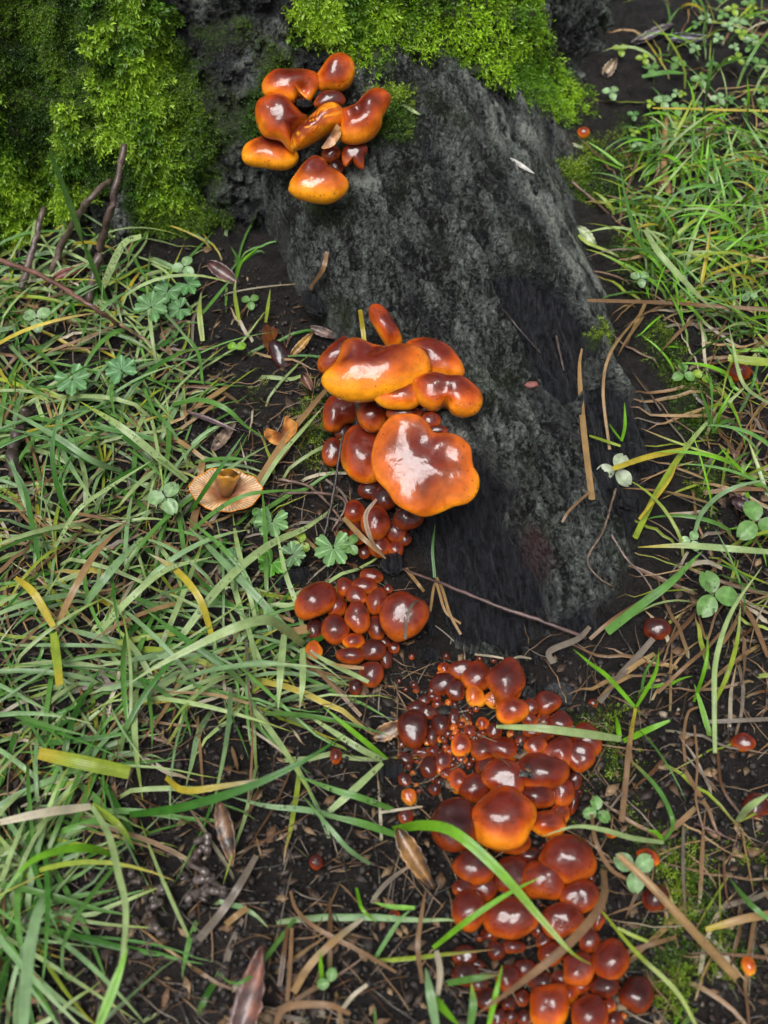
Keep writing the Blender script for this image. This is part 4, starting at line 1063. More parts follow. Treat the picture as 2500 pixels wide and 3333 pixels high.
B([(78, 3345), (95, 3114), (127, 2957), (150, 2890)], 40, 'blue', 'wide blurred blue-green blade at the lower left corner', group=GL, lifts=(40, 46, 44, 36))
B([(319, 3345), (374, 3204), (416, 3084)], 32, 'bright', 'broad bright blade at the bottom left', group=GL, lifts=(34, 40, 40))
B([(386, 2806), (271, 2951), (205, 3084), (217, 3186), (271, 3162)], 16, 'green', 'hooked blade looping near the bottom left', group=GL, lifts=(10, 24, 28, 22, 18))
B([(958, 2993), (844, 3144), (784, 3198), (735, 3190), (720, 3165)], 16, 'green', 'hooked dark stem over the bare soil at the bottom', group=GL, lifts=(5, 12, 14, 10, 8))
B([(1259, 2472), (1144, 2377), (1052, 2300)], 17, 'bright', 'vivid green blade ending beside the tan leaf', group=GL, lifts=(4, 18, 22))
B([(1264, 2480), (1182, 2442), (1086, 2382), (990, 2320)], 20, 'pale', 'pale dewy blade below the vivid one', group=GL, lifts=(4, 14, 16, 12), drops=10)
B([(1071, 2642), (1158, 2565), (1245, 2483)], 24, 'pale', 'stubby pale blade with one big drop left of the heap', group=GL, lifts=(6, 14, 14), taper1=.6, drops=2)
B([(1148, 2675), (1009, 2638), (869, 2623), (753, 2594)], 19, 'blue', 'dewy blue-green blade running left from the arching one', group=GL, lifts=(6, 16, 18, 14), drops=10)
B([(1279, 2635), (1182, 2599), (1086, 2570), (960, 2522)], 21, 'green', 'green blade whose tip meets the white splinter', group=GL, lifts=(5, 14, 18, 18), drops=8)
B([(1288, 2717), (1182, 2681), (1038, 2647)], 24, 'green', 'blade joined to the foot of the long arching one', group=GL, lifts=(4, 12, 14))
B([(1205, 2812), (1134, 2763), (1062, 2681), (984, 2589)], 15, 'blue', 'thin blue-green blade pointing at the mottled brown leaf', tip='green', group=GL, lifts=(3, 12, 18, 18))
B([(1220, 3120), (1290, 3010), (1340, 2955)], 15, 'green', 'slim blade rising beside the bottom dry stalk', group=GL, lifts=(3, 12, 16))
B([(1350, 2955), (1270, 2950), (1215, 2937)], 15, 'bright', 'bright sideways shoot above the slim bottom blade', group=GL, lifts=(14, 14, 12))
B([(1160, 2890), (1180, 2960), (1230, 3005)], 12, 'bright', 'little curved shoot left of the bright sideways one', group=GL, lifts=(4, 10, 4))
B([(1048, 3220), (1045, 3150), (1040, 3090)], 15, 'bright', 'upright green shoot above the bottom clover', group=GL, lifts=(4, 14, 20))
B([(1420, 3340), (1400, 3230), (1385, 3150)], 30, 'blue', 'blue-green blade at the bottom under the heap', group=GR, lifts=(20, 26, 26))
B([(1455, 3200), (1540, 3185), (1640, 3170)], 22, 'green', 'level green blade over the dark beads at the bottom', group=GR, lifts=(10, 18, 20), tip='tan')
B([(1590, 3340), (1615, 3230), (1635, 3140)], 18, 'bright', 'upright blade before the dark beads at the bottom', group=GR, lifts=(18, 26, 30))
B([(1530, 3340), (1540, 3270), (1535, 3200)], 26, 'green', 'broad short blade at the bottom beside the upright one', tip='lime', group=GR, lifts=(18, 24, 24))
B([(1390, 3220), (1450, 3290), (1500, 3345)], 26, 'bright', 'blade slanting out of the bottom edge', group=GR, lifts=(14, 22, 26))
B([(1420, 3095), (1432, 3160), (1425, 3240)], 20, 'white', 'bleached flat straw upright by the bottom blades', group=GR, lifts=(16, 20, 18), cat='straw', name='dry_straw', taper1=.7)
B([(1975, 2057), (2086, 1969), (2182, 1896), (2290, 1790)], 28, 'green', 'long green blade slanting up from the root tip to the right', group=GR, lifts=(6, 12, 16, 18), taper0=1, drops=4)
B([(2510, 1797), (2375, 1786), (2230, 1776), (2076, 1781)], 22, 'pale', 'pale level blade pointing left from the right edge', tip='yellow', group=GR, lifts=(24, 26, 22, 16))
B([(2255, 1755), (2288, 1665), (2375, 1593), (2510, 1557)], 15, 'blue', 'thin blue-green blade arching out of the right edge', group=GR, lifts=(5, 16, 24, 26))
B([(2226, 1463), (2110, 1487), (1994, 1526)], 19, 'yellow', 'yellow blade leaf over the mottled clover', tip='yellow', group=GR, lifts=(8, 12, 8), taper1=.8)
B([(2066, 1752), (2134, 1612), (2221, 1473), (2308, 1366)], 20, 'lime', 'pale yellow-green blade slanting over the bark', tip='pale', group=GR, lifts=(6, 9, 10, 6), taper1=.5, taper0=.9)
B([(2080, 1690), (2180, 1560), (2205, 1490)], 11, 'yellow', 'narrow yellow strip along the slanting pale blade', group=GR, lifts=(12, 13, 12))
B([(1927, 1627), (1898, 1386), (1886, 1203), (1894, 1135)], 20, 'straw', 'tall flat straw lying up the bark', group=GR, cat='straw', name='dry_straw', lifts=(3, 6, 6, 5), taper0=1, taper1=.3)
B([(1984, 1463), (1963, 1270), (1989, 1145), (2076, 1029)], 10, 'straw', 'thin bent straw right of the tall flat one', group=GR, cat='straw', name='dry_straw', lifts=(3, 6, 8, 8), taper0=1, taper1=.5)
B([(2023, 1436), (2034, 1386), (2033, 1309)], 11, 'bright', 'single young blade of a sprig growing on the bark', group=GR, lifts=(3, 10, 16))
B([(2020, 1430), (2000, 1405), (1982, 1378)], 7, 'bright', 'second thinner blade of the sprig on the bark', group=GR, lifts=(3, 7, 10))
B([(2020, 1452), (1975, 1437), (1918, 1418)], 10, 'lime', 'cut yellowish stalk at the foot of the bark sprig', group=GR, lifts=(4, 6, 6), taper1=.7)
B([(2066, 2301), (1980, 2205), (1922, 2160), (1866, 2113)], 15, 'bright', 'bright blade leaning up-left near the grey leaf', group=GR, lifts=(3, 18, 24, 28))
B([(2071, 2301), (2124, 2210), (2140, 2160), (2144, 2113)], 13, 'bright', 'bright blade leaning up-right near the grey leaf', group=GR, lifts=(3, 16, 24, 30))
B([(2088, 2250), (2100, 2190), (2138, 2130)], 10, 'green', 'inner twin of the bright up-right blade', group=GR, lifts=(8, 18, 26))
B([(2023, 2675), (2035, 2560), (2048, 2430), (2068, 2305)], 19, 'tan', 'brown withered stalk under the bright forked blades', group=GR, cat='straw', name='dry_straw', lifts=(3, 7, 9, 6), taper0=1, taper1=.5, tip='yellow')
B([(2259, 2284), (2290, 2190), (2303, 2120), (2300, 2060)], 13, 'bright', 'lone upright blade between the straws at the right', group=GR, lifts=(3, 16, 26, 34))
B([(2327, 2451), (2325, 2300), (2330, 2150), (2380, 1993), (2481, 1843)], 17, 'pale', 'long drooping blade hanging from the right clover', group=GR, lifts=(8, 20, 26, 30, 30))
B([(2327, 2285), (2370, 2190), (2400, 2080), (2410, 1970)], 15, 'lime', 'yellowing blade beside the long drooping one', group=GR, lifts=(4, 14, 20, 22), tip='pale')
B([(2018, 2197), (2075, 2137), (2126, 2078)], 21, 'grey', 'greyish flat straw under the lone dark red button', group=GR, cat='straw', name='dry_straw', lifts=(3, 4, 4), taper0=1, taper1=.9)
B([(1950, 2285), (1985, 2240), (2018, 2197)], 20, 'grey', 'greyish straw end by the moss below the root', group=GR, cat='straw', name='dry_straw', lifts=(3, 4, 4), taper0=1, taper1=.9)
B([(2140, 2255), (2230, 2170), (2300, 2110), (2345, 2060)], 12, 'tan', 'jointed dry stalk behind the lone upright blade', group=GR, cat='straw', name='dry_straw', lifts=(3, 8, 10, 8), taper0=1, taper1=.8)
B([(2400, 3185), (2264, 3040), (2116, 2880), (2012, 2782)], 28, 'straw', 'thick fallen straw beside the lower heap', group=GR, cat='straw', name='dry_straw', lifts=(5, 14, 20, 20), taper0=1, taper1=.7, fold=.5)
B([(1965, 2830), (1958, 2937), (1862, 3060), (1709, 3188), (1540, 3310)], 30, 'tan', 'long brown dead blade curving under the arching green one', group=GR, cat='straw', name='dry_straw', lifts=(14, 24, 28, 28, 28), n=34)
B([(1925, 2650), (1940, 2740), (1990, 2830), (2080, 2880)], 14, 'tan', 'thin brown stalk coiled beside the clover right of the heap', group=GR, cat='straw', name='dry_straw', lifts=(16, 18, 14, 6), taper0=.8, taper1=.6)
B([(2270, 3345), (2200, 3225), (2067, 3096), (1952, 2957)], 14, 'lime', 'yellow-green stem slanting to the bottom right', group=GR, lifts=(16, 18, 16, 8), taper1=.5)
B([(2110, 3065), (2060, 3045), (2010, 3020)], 12, 'lime', 'side shoot of the yellow-green slanting stem', group=GR, lifts=(16, 16, 15), taper1=.8)
B([(2400, 2672), (2440, 2625), (2510, 2580)], 28, 'pale', 'pale blade covering the dark button at the right edge', group=GR, lifts=(10, 26, 34))
B([(2510, 2975), (2420, 2990), (2296, 3025)], 26, 'straw', 'yellowish straw entering from the right edge', group=GR, cat='straw', name='dry_straw', lifts=(8, 8, 4), taper0=1, taper1=.6, tip='yellow')
B([(2510, 3000), (2440, 2940), (2375, 2860)], 18, 'green', 'green blade crossing the yellowish straw at right', group=GR, lifts=(14, 14, 6))
B([(2035, 3100), (2130, 3070), (2200, 3050)], 16, 'tan', 'dry blade behind the thick fallen straw', group=GR, cat='straw', name='dry_straw', lifts=(4, 6, 4), taper0=1, taper1=.7)
B([(2510, 2340), (2400, 2345), (2290, 2350)], 14, 'grey', 'greyish stalk level at the right edge above the lone orange button', group=GR, cat='straw', name='dry_straw', lifts=(4, 5, 4), taper0=1, taper1=.8)
B([(2510, 1010), (2300, 995), (2155, 985), (1912, 978)], 14, 'tan', 'long reddish straw level across the bark edge', group=GR, cat='straw', name='dry_straw', lifts=(14, 14, 10, 8), taper0=1, taper1=.8)
B([(2190, 880), (2085, 790), (2040, 660), (2020, 552)], 17, 'green', 'tall blade leaning left out of the right-hand tuft', group=GR, lifts=(6, 30, 50, 64), drops=2)
B([(2175, 630), (2160, 520), (2170, 380)], 18, 'straw', 'upright tan straw above the right-hand tuft', group=GR, cat='straw', name='dry_straw', lifts=(4, 6, 8), taper0=1, taper1=.6)
B([(2510, 362), (2350, 358), (2220, 354), (2125, 352)], 9, 'yellow', 'thin yellow straw level under the top right clovers', group=GR, cat='straw', name='dry_straw', lifts=(16, 16, 14, 12), taper0=1, taper1=.6)
B([(2280, 430), (2300, 300), (2325, 155)], 20, 'green', 'tall bright blade in the top right thicket', group=GR, lifts=(6, 34, 54))
B([(2420, 430), (2435, 340), (2432, 245)], 15, 'bright', 'curved upright blade right of the tall top right one', group=GR, lifts=(4, 22, 36))
B([(2500, 440), (2478, 370), (2458, 315)], 24, 'bright', 'broad blade in the top right at the frame edge', group=GR, lifts=(4, 22, 34), tip='lime')
B([(2090, 250), (2170, 236), (2240, 240)], 17, 'green', 'level blade under the top right clovers', group=GR, lifts=(14, 16, 14))
B([(2390, 640), (2350, 540), (2332, 480)], 20, 'green', 'wide curved blade above the right-hand tuft', group=GR, lifts=(6, 24, 34))
B([(2100, 750), (2150, 830), (2270, 960), (2330, 1010)], 22, 'pale', 'thick pale blade folded down through the right-hand tuft', group=GR, lifts=(40, 44, 34, 20))
B([(2510, 1180), (2440, 1175), (2370, 1165)], 30, 'lime', 'mottled yellow-green blade at the right edge over the dull ball', group=GR, lifts=(22, 22, 20), taper1=.8)
B([(2510, 1320), (2420, 1250), (2385, 1120), (2370, 1050)], 13, 'pale', 'thin blade drooping past the dull pinkish-brown ball', group=GR, lifts=(8, 20, 28, 34))
B([(2325, 1410), (2300, 1330), (2275, 1260)], 14, 'green', 'upright blade by the dark bark plate at the right', group=GR, lifts=(2, 14, 24))
B([(2328, 1405), (2345, 1340), (2390, 1260)], 12, 'bright', 'slender blade crossing beside the bark plate at right', group=GR, lifts=(2, 14, 24))
B([(346, 975), (270, 780), (220, 640), (164, 495)], 22, 'green', 'tallest blade rising against the left moss', group=GL, lifts=(6, 50, 76, 96), taper1=.5)
B([(335, 935), (400, 800), (460, 770)], 26, 'pale', 'dew-covered broad blade under the leaning twigs', group=GL, lifts=(8, 24, 30), taper1=.7, drops=30)
B([(660, 1110), (650, 1020), (655, 950)], 18, 'lime', 'pale sprouting stalk on bare soil by the stump', group=GL, lifts=(2, 10, 18), tip='pale')
B([(660, 1020), (710, 960), (755, 905)], 12, 'green', 'side blade of the pale sprouting stalk', group=GL, lifts=(10, 20, 28))
B([(780, 1055), (765, 960), (768, 905)], 13, 'lime', 'whitish bent stalk beside the stump crevice', group=GL, lifts=(2, 14, 20), tip='pale')
B([(768, 905), (775, 850), (750, 800)], 12, 'green', 'curling tip blade of the whitish bent stalk', group=GL, lifts=(20, 30, 36))
B([(770, 905), (790, 850), (845, 802)], 10, 'bright', 'thin arched blade over the bent stalk by the stump', group=GL, lifts=(20, 32, 38))
B([(660, 1250), (645, 1150), (600, 1100), (540, 1130)], 11, 'green', 'fine arching blade on the soil below the stump', group=GL, lifts=(4, 18, 22, 18))
B([(865, 1050), (872, 1000), (880, 940)], 11, 'lime', 'short yellow stalk upright near the stump', group=GL, lifts=(2, 10, 18))
B([(820, 1600), (930, 1430), (1010, 1330), (1060, 1270)], 22, 'straw', 'orange-brown and green straw slanting to the middle tuft', tip='tan', group=GL, cat='straw', name='dry_straw', lifts=(3, 6, 7, 5), taper0=1, taper1=.6)
B([(810, 1650), (900, 1500), (985, 1400), (1055, 1320)], 15, 'pale', 'long green blade running beside the orange-brown straw', group=GL, lifts=(3, 9, 10, 8), drops=3)
B([(1188, 1130), (1180, 1065), (1172, 1008)], 15, 'yellow', 'golden straw upright behind the wide upper cap', group=GB and None, cat='straw', name='dry_straw', lifts=(20, 26, 30), taper0=1, taper1=.9)
B([(1225, 1625), (1190, 1680), (1210, 1760), (1255, 1815)], 15, 'tan', 'dry leaf-straw bent over the neat round red button', cat='straw', name='dry_straw', lifts=(34, 30, 26, 20), taper0=.5)
B([(1118, 1685), (1180, 1750), (1255, 1818)], 18, 'straw', 'split straw lying down across the lowest buttons', cat='straw', name='dry_straw', lifts=(18, 22, 18), taper1=.2)
B([(1415, 1880), (1408, 1790), (1417, 1705)], 10, 'deep', 'single thin blade lying on the black wood', group=GR, lifts=(3, 4, 5), taper0=1)
B([(1318, 2080), (1325, 2010), (1345, 1965), (1368, 1955)], 10, 'grey', 'narrow straw across the big red button', cat='straw', name='dry_straw', lifts=(27, 33, 32, 22), taper0=1, taper1=.8)
B([(1200, 2220), (1140, 2190), (1060, 2150), (985, 2105)], 16, 'pale', 'wilted blade crossing the bottom of the small tuft', tip='white', group=GL, lifts=(18, 20, 16, 8))
B([(1185, 2175), (1130, 2170), (1080, 2160)], 12, 'straw', 'curled dry straw over the flat brown button', cat='straw', name='dry_straw', lifts=(24, 24, 20), taper1=.3)
B([(1175, 2330), (1110, 2260), (1040, 2190), (975, 2130)], 12, 'tan', 'grey-brown fallen stalk below the small tuft', cat='straw', name='dry_straw', lifts=(3, 5, 6, 6), taper0=1, taper1=.6)
B([(985, 2110), (985, 2220), (975, 2310)], 22, 'pale', 'pale blade hanging straight down left of the small tuft', group=GL, lifts=(16, 16, 8))
B([(925, 2065), (912, 2200), (905, 2310)], 24, 'pale', 'broad pale blade hanging beside the joint stem', group=GL, lifts=(20, 20, 10))
B([(1000, 2048), (955, 2055), (920, 2060)], 26, 'straw', 'tan grass joint where two pale blades hang', cat='straw', name='dry_straw', lifts=(18, 20, 20), taper0=1, taper1=1)
B([(1420, 1880), (1440, 1920), (1465, 2000), (1500, 2065)], 10, 'straw', 'folded pale straw beside the big red button', cat='straw', name='dry_straw', lifts=(6, 10, 8, 4), taper0=1, taper1=.8)
B([(1400, 1990), (1418, 1900), (1450, 1990), (1500, 2030)], 9, 'straw', 'kinked straw right of the big red button', cat='straw', name='dry_straw', lifts=(4, 14, 10, 4), taper0=1, taper1=.8)
B([(1320, 1850), (1360, 1900), (1380, 1925)], 12, 'straw', 'short tan straw crossing the long twig end', cat='straw', name='dry_straw', lifts=(8, 8, 6), taper0=1, taper1=.8)
B([(1545, 2130), (1600, 2136), (1640, 2143)], 7, 'white', 'short white straw on the soil above the lower heap', cat='straw', name='dry_straw', lifts=(2, 3, 2), taper0=1, taper1=.8)
B([(1660, 2150), (1690, 2138), (1730, 2144)], 8, 'white', 'second white straw right of the short one', cat='straw', name='dry_straw', lifts=(2, 3, 2), taper0=1, taper1=.6)
B([(1235, 2645), (1300, 2635), (1375, 2625)], 9, 'white', 'white splinter beside the large near-black button', cat='straw', name='dry_straw', lifts=(4, 6, 4), taper0=1, taper1=.5)
B([(645, 3060), (720, 2970), (780, 2880), (835, 2785)], 26, 'grey', 'flat grey-brown straw on the soil right of the worm casts', cat='straw', name='dry_straw', lifts=(3, 5, 6, 4), taper0=1, taper1=.7)
B([(735, 3010), (770, 2980), (805, 2955)], 20, 'straw', 'short rusty straw chip by the flat grey-brown straw', cat='straw', name='dry_straw', lifts=(4, 5, 5), taper0=1, taper1=1)
B([(720, 3230), (745, 3100), (790, 2990)], 22, 'grey', 'second grey straw half sunk in the mud', cat='straw', name='dry_straw', lifts=(1, 2, 1), taper0=.8, taper1=.6)
B([(1290, 3165), (1180, 3100), (1030, 3020), (965, 2960), (945, 2900)], 15, 'tan', 'long bent dry stalk across the bottom soil', cat='straw', name='dry_straw', lifts=(3, 8, 12, 10, 5), taper0=.6, taper1=.6)
B([(955, 3230), (1010, 3140), (1090, 3060), (1180, 2990)], 24, 'straw', 'pale dead blade sheaf slanting at the bottom', tip='white', cat='straw', name='dry_straw', lifts=(4, 10, 10, 6), taper0=1, taper1=.5)
B([(895, 3345), (930, 3280), (1060, 3270), (1140, 3300)], 24, 'tan', 'curved dead grass at the bottom edge', cat='straw', name='dry_straw', lifts=(8, 14, 16, 12), taper1=.5)
B([(1110, 3290), (1150, 3240), (1195, 3205)], 14, 'white', 'whitish broken straw near the bottom clover', cat='straw', name='dry_straw', lifts=(6, 8, 8), taper0=1, taper1=.9)
B([(935, 3260), (945, 3130), (950, 3020)], 14, 'tan', 'upright brown stalk beside the reddish bottom leaf', cat='straw', name='dry_straw', lifts=(4, 6, 6), taper0=1, taper1=.8)
B([(910, 3210), (925, 3100), (935, 3020)], 15, 'brown', 'dark brown stalk beside the reddish bottom leaf', cat='straw', name='dry_straw', lifts=(4, 6, 6), taper0=1, taper1=.8)
B([(1375, 3200), (1360, 3080), (1375, 2960), (1385, 2900)], 16, 'tan', 'brown upright dead blade left of the bottom beads', cat='straw', name='dry_straw', lifts=(4, 14, 18, 14), taper1=.3)
for pth, w_, c_, lab in [([(600, 1350), (720, 1270), (740, 1255)], 14, 'straw', 'orange straw under the arched blade near the curled cap'),
                         ([(590, 1395), (680, 1330), (735, 1290)], 11, 'straw', 'second orange straw crossing near the curled cap'),
                         ([(540, 1410), (620, 1460), (665, 1495)], 15, 'straw', 'tan straw pointing to the overturned cap'),
                         ([(660, 1495), (655, 1530), (648, 1560)], 22, 'straw', 'short broad straw by the overturned cap rim'),
                         ([(630, 1760), (632, 1690), (645, 1650)], 26, 'tan', 'brown flat straw left of the overturned cap'),
                         ([(1010, 940), (1050, 880), (1065, 820)], 18, 'tan', 'slender brown leaf-straw leaning on the bark'),
                         ([(930, 1370), (990, 1350), (1045, 1340)], 7, 'tan', 'hair-thin straw by the curled cap'),
                         ([(1060, 1560), (1110, 1600), (1130, 1640), (1120, 1700)], 8, 'grey', 'fine bent stalk left of the middle tuft'),
                         ([(2270, 1990), (2300, 2080), (2330, 2000), (2370, 1950)], 8, 'tan', 'wiry stalk behind the dewy clover'),
                         ([(2230, 1840), (2300, 1830), (2350, 1850)], 15, 'white', 'bleached curled straw above the dewy clover'),
                         ([(2400, 1950), (2450, 2020), (2500, 2140)], 18, 'tan', 'stout brown stalk at the right edge by the dewy clover'),
                         ([(2255, 1600), (2270, 1700), (2290, 1750)], 9, 'tan', 'thin brown stalk below the wrinkled dark cap'),
                         ([(2290, 1605), (2400, 1592), (2510, 1594)], 15, 'tan', 'tan straw level under the thin arching blade'),
                         ([(1830, 1700), (1855, 1660), (1920, 1600)], 9, 'tan', 'small straw crossing the foot of the tall flat one'),
                         ([(1940, 2690), (2010, 2600), (2070, 2520)], 7, 'grey', 'thin grey stalk right of the lower heap'),
                         ([(2230, 2480), (2225, 2400), (2240, 2320), (2275, 2300)], 10, 'tan', 'brown hooked stalk below the lone upright blade'),
                         ([(2260, 2360), (2270, 2480), (2265, 2600), (2290, 2700)], 8, 'tan', 'hair-fine hanging stalk right of the browned blade'),
                         ([(2335, 2440), (2350, 2560), (2410, 2650)], 10, 'brown', 'dark stalk leading to the right-edge button'),
                         ([(1800, 2160), (1790, 2120), (1880, 2080), (1920, 2040)], 20, 'grey', 'broken grey straw wrapped at the root tip'),
                         ([(1920, 2080), (1990, 2020), (2080, 1960)], 12, 'tan', 'reddish straw lying along the long green blade')]:
    B(pth, w_, c_, lab, cat='straw', name='dry_straw', lifts=(3, 6, 4), taper0=1, taper1=.7)

def twig(path, wpx, col, label, lifts=(3, 5, 4), knots=True, name='twig'):
    path = np.asarray(path, float); m = len(path)
    lf = np.interp(np.linspace(0, 1, m), np.linspace(0, 1, len(lifts)), lifts)
    P = spline(np.array([lifted(u, v, l) for (u, v), l in zip(path, lf)]), 30)
    r = wpx * px2m(P[15]) / 2
    P += rng.normal(0, r * .15, P.shape)
    rs = r * (1.1 - .35 * np.linspace(0, 1, 30)) * (1 + .10 * rng.normal(size=30))
    V, q, s = tube(P, rs, 9)
    base = P[0].copy(); c0 = np.array(col)
    ends = np.concatenate([V, [P[0], P[-1]]]); k = len(V)
    tri = np.array([(k, (j + 1) % 9, j) for j in range(9)] + [(k + 1, k - 9 + j, k - 9 + (j + 1) % 9) for j in range(9)])
    colv = np.concatenate([c0 * (1 + .25 * np.sin(s[:, None] * 23)), [[.3, .2, .1]] * 2])
    o = obj(name, mesh(name, ends - base, q, tri, col=colv, mat=M_TWIG), loc=base)
    return tag(o, label, 'twig', 'fallen twigs')
twig([(286, 985), (320, 830), (365, 660), (407, 470)], 27, (.075, .048, .040), 'thickest brown twig leaning on the mossy stump at left', (5, 22, 26, 16))
twig([(166, 880), (215, 770), (290, 650), (362, 585)], 24, (.105, .075, .060), 'curved pale brown twig left of the thickest leaning one', (5, 20, 26, 14))
twig([(70, 940), (110, 800), (143, 672)], 22, (.090, .062, .055), 'straight short twig leaning at the far left', (5, 18, 16))
twig([(-20, 838), (150, 905), (300, 1000), (385, 1055)], 17, (.13, .060, .045), 'reddish thin twig lying across the left grass', (28, 30, 26, 10))
twig([(390, 1055), (480, 1110), (640, 1200)], 11, (.15, .09, .06), 'thin continuation of a stalk over the soil at left', (12, 6, 4))
twig([(1906, 2078), (1800, 2035), (1600, 1965), (1440, 1900), (1303, 1850)], 12, (.085, .050, .045), 'long straight twig along the foot of the root', (4, 6, 7, 9, 7))
twig([(1055, 1745), (1085, 1610), (1105, 1480), (1120, 1395)], 10, (.030, .022, .020), 'dark slim twig standing in front of the middle tuft', (3, 16, 28, 30))
twig([(908, 1560), (1000, 1580), (1060, 1630), (1110, 1690)], 9, (.14, .09, .07), 'bent pale stalk left of the middle tuft', (3, 6, 8, 10))
twig([(930, 1605), (1060, 1606), (1125, 1640), (1080, 1730)], 9, (.12, .075, .06), 'kinked stalk joining the red button and the cranesbill leaf', (4, 7, 14, 5))
twig([(2004, 1590), (1965, 1723), (1912, 1820), (1951, 1882), (2004, 1912)], 8, (.15, .105, .075), 'thin root curling over the grey bark', (2, 4, 4, 4, 2), name='rootlet')
twig([(1990, 1740), (2040, 1820), (2090, 1870), (2125, 1925)], 8, (.13, .09, .075), 'second thin root right of the curling one', (2, 4, 4, 2), name='rootlet')
twig([(1640, 1010), (1680, 1060), (1760, 1150)], 8, (.03, .022, .02), 'black forked twig stuck on the smooth dark wood', (2, 5, 3))
twig([(1810, 1095), (1825, 1160), (1835, 1205)], 9, (.06, .045, .04), 'short twig stub on the smooth dark wood', (2, 4, 2))
twig([(60, 1560), (40, 1480), (85, 1330)], 40, (.045, .030, .025), 'dark rotten stick at the left edge in the grass', (4, 8, 8), name='stick')
twig([(2100, 490), (2060, 560), (2015, 730)], 10, (.13, .06, .05), 'reddish twig slanting in the right soil', (3, 6, 3))
twig([(1860, 590), (1930, 650), (2030, 740)], 9, (.12, .07, .05), 'thin twig between the small moss patch and the tuft', (2, 4, 2))
twig([(2500, 1005), (2420, 1000), (2300, 998)], 10, (.055, .02, .018), 'dark red twig entering at the right edge', (14, 14, 12))
twig([(2260, 2680), (2310, 2700), (2400, 2740)], 9, (.09, .05, .045), 'brown twig on the soil near the right edge', (2, 4, 2))

# ------------------------------------------------------------------ leaves
def flat_leaf(center, length, width, ang, col, label, cat='dead leaf', name='dead_leaf', lift=6, curl=.35, tip2=None, group=None, mat=None, veins=True):
    """a fallen leaf: two curved halves about a midrib, thin but closed"""
    n, m = 18, 9
    P0, n0 = hitn(*center); C = P0 - ray(*center) * lift * .001
    mp = px2m(C); ca_, sa_ = math.cos(R(ang)), math.sin(R(ang))
    V = []; colr = []
    s = np.linspace(0, 1, n); prof = np.sin(np.pi * s ** .8) ** .75 * (1 - .15 * s)
    zup = unit(n0 + np.array([0, -.4, .6]))
    e1 = unit(np.cross(np.array([0, 1., 0]), zup)); e2 = np.cross(zup, e1)
    L = length * mp; Wd = width * mp / 2
    sd = rnd.random() * 60
    for k in range(n):
        for j in range(m):
            a = (j - (m - 1) / 2) / ((m - 1) / 2)
            w = Wd * max(prof[k], .03) * (1 + .10 * math.sin(k * 2.3 + sd + j))
            lx, ly = (s[k] - .5) * L, a * w
            zz_ = curl * Wd * (a * a - .4) + .10 * L * curl * math.cos(s[k] * 5 + sd) * .5 + (.05 * Wd * (1 if (k + abs(j - 4)) % 3 else -1) if veins else 0)
            px = lx * ca_ - ly * sa_; py = -(lx * sa_ + ly * ca_)
            V.append(e1 * px + e2 * py + zup * zz_)
            colr.append(np.array(col) * (.75 + .25 * abs(a)) if a != 0 else np.array(col) * 1.35)
    V = np.array(V); colr = np.array(colr)
    nz_ = fbm(V + sd, L * .16, 3, 13)
    if tip2 is not None: colr = colr * (1 - sstep(-.05, .3, nz_)[:, None]) + np.array(tip2) * sstep(-.05, .3, nz_)[:, None]
    th_ = zup * .0006
    q = gridq(n, m); K = n * m
    V2 = np.concatenate([V, V - th_]); q2 = np.concatenate([q, (q + K)[:, ::-1]])
    edge_ = [k * m for k in range(n)] + [(n - 1) * m + j for j in range(1, m)] + [k * m + m - 1 for k in range(n - 2, -1, -1)] + [j for j in range(m - 2, 0, -1)]
    eq = np.array([(a, b, b + K, a + K) for a, b in zip(edge_, edge_[1:] + edge_[:1])])
    o = obj(name, mesh(name, V2, np.concatenate([q2, eq]), col=np.concatenate([colr, colr * .8]), mat=mat or M_DEAD), loc=C)
    return tag(o, label, cat, group)
GLF = 'fallen dead leaves on the soil'
flat_leaf((737, 2715), 215, 66, 78, (.13, .065, .030), 'blackened brown leaf standing by the worm casts', tip2=(.02, .013, .010), group=GLF, lift=12)
flat_leaf((1352, 2795), 225, 72, 62, (.19, .095, .028), 'mottled brown leaf at the foot of the arching blade', tip2=(.045, .022, .012), group=GLF, lift=14, curl=.6)
flat_leaf((1272, 2375), 130, 60, -28, (.26, .145, .060), 'tan dry leaf left of the plum-brown button', tip2=(.06, .03, .018), group=GLF, lift=7)
flat_leaf((815, 3250), 330, 105, -68, (.19, .080, .055), 'large reddish-brown leaf at the bottom edge', tip2=(.09, .05, .045), group=GLF, lift=12, curl=.7)
flat_leaf((1822, 2262), 125, 105, -40, (.016, .017, .019), 'dark grey veined leaf flat on the soil by the heap', group=GLF, lift=2, curl=.12, mat=M_CRUMB)
flat_leaf((985, 1120), 110, 30, -40, (.32, .185, .045), 'narrow yellow-brown curled leaf near the middle tuft', tip2=(.12, .06, .02), group=GLF, lift=8, curl=.8)
flat_leaf((1060, 1085), 120, 34, 30, (.17, .12, .10), 'pale shrivelled leaf by the stump foot', tip2=(.05, .03, .025), group=GLF, lift=6, curl=.6)
flat_leaf((1000, 1245), 70, 36, 60, (.10, .045, .025), 'brown curled scrap left of the wide upper cap', group=GLF, lift=8, curl=.9)
flat_leaf((730, 1420), 140, 40, -65, (.24, .17, .12), 'pinkish-grey leaf strip above the overturned cap', tip2=(.07, .05, .04), group=GLF, lift=4)
flat_leaf((690, 1370), 190, 18, 22, (.075, .040, .045), 'narrow purplish leaf over the soil near the curled cap', group=GLF, lift=10, curl=.3)
flat_leaf((2125, 115), 150, 46, -14, (.060, .045, .050), 'dark folded leaf at the top right beyond the stump', group=GLF, lift=10, curl=.7)
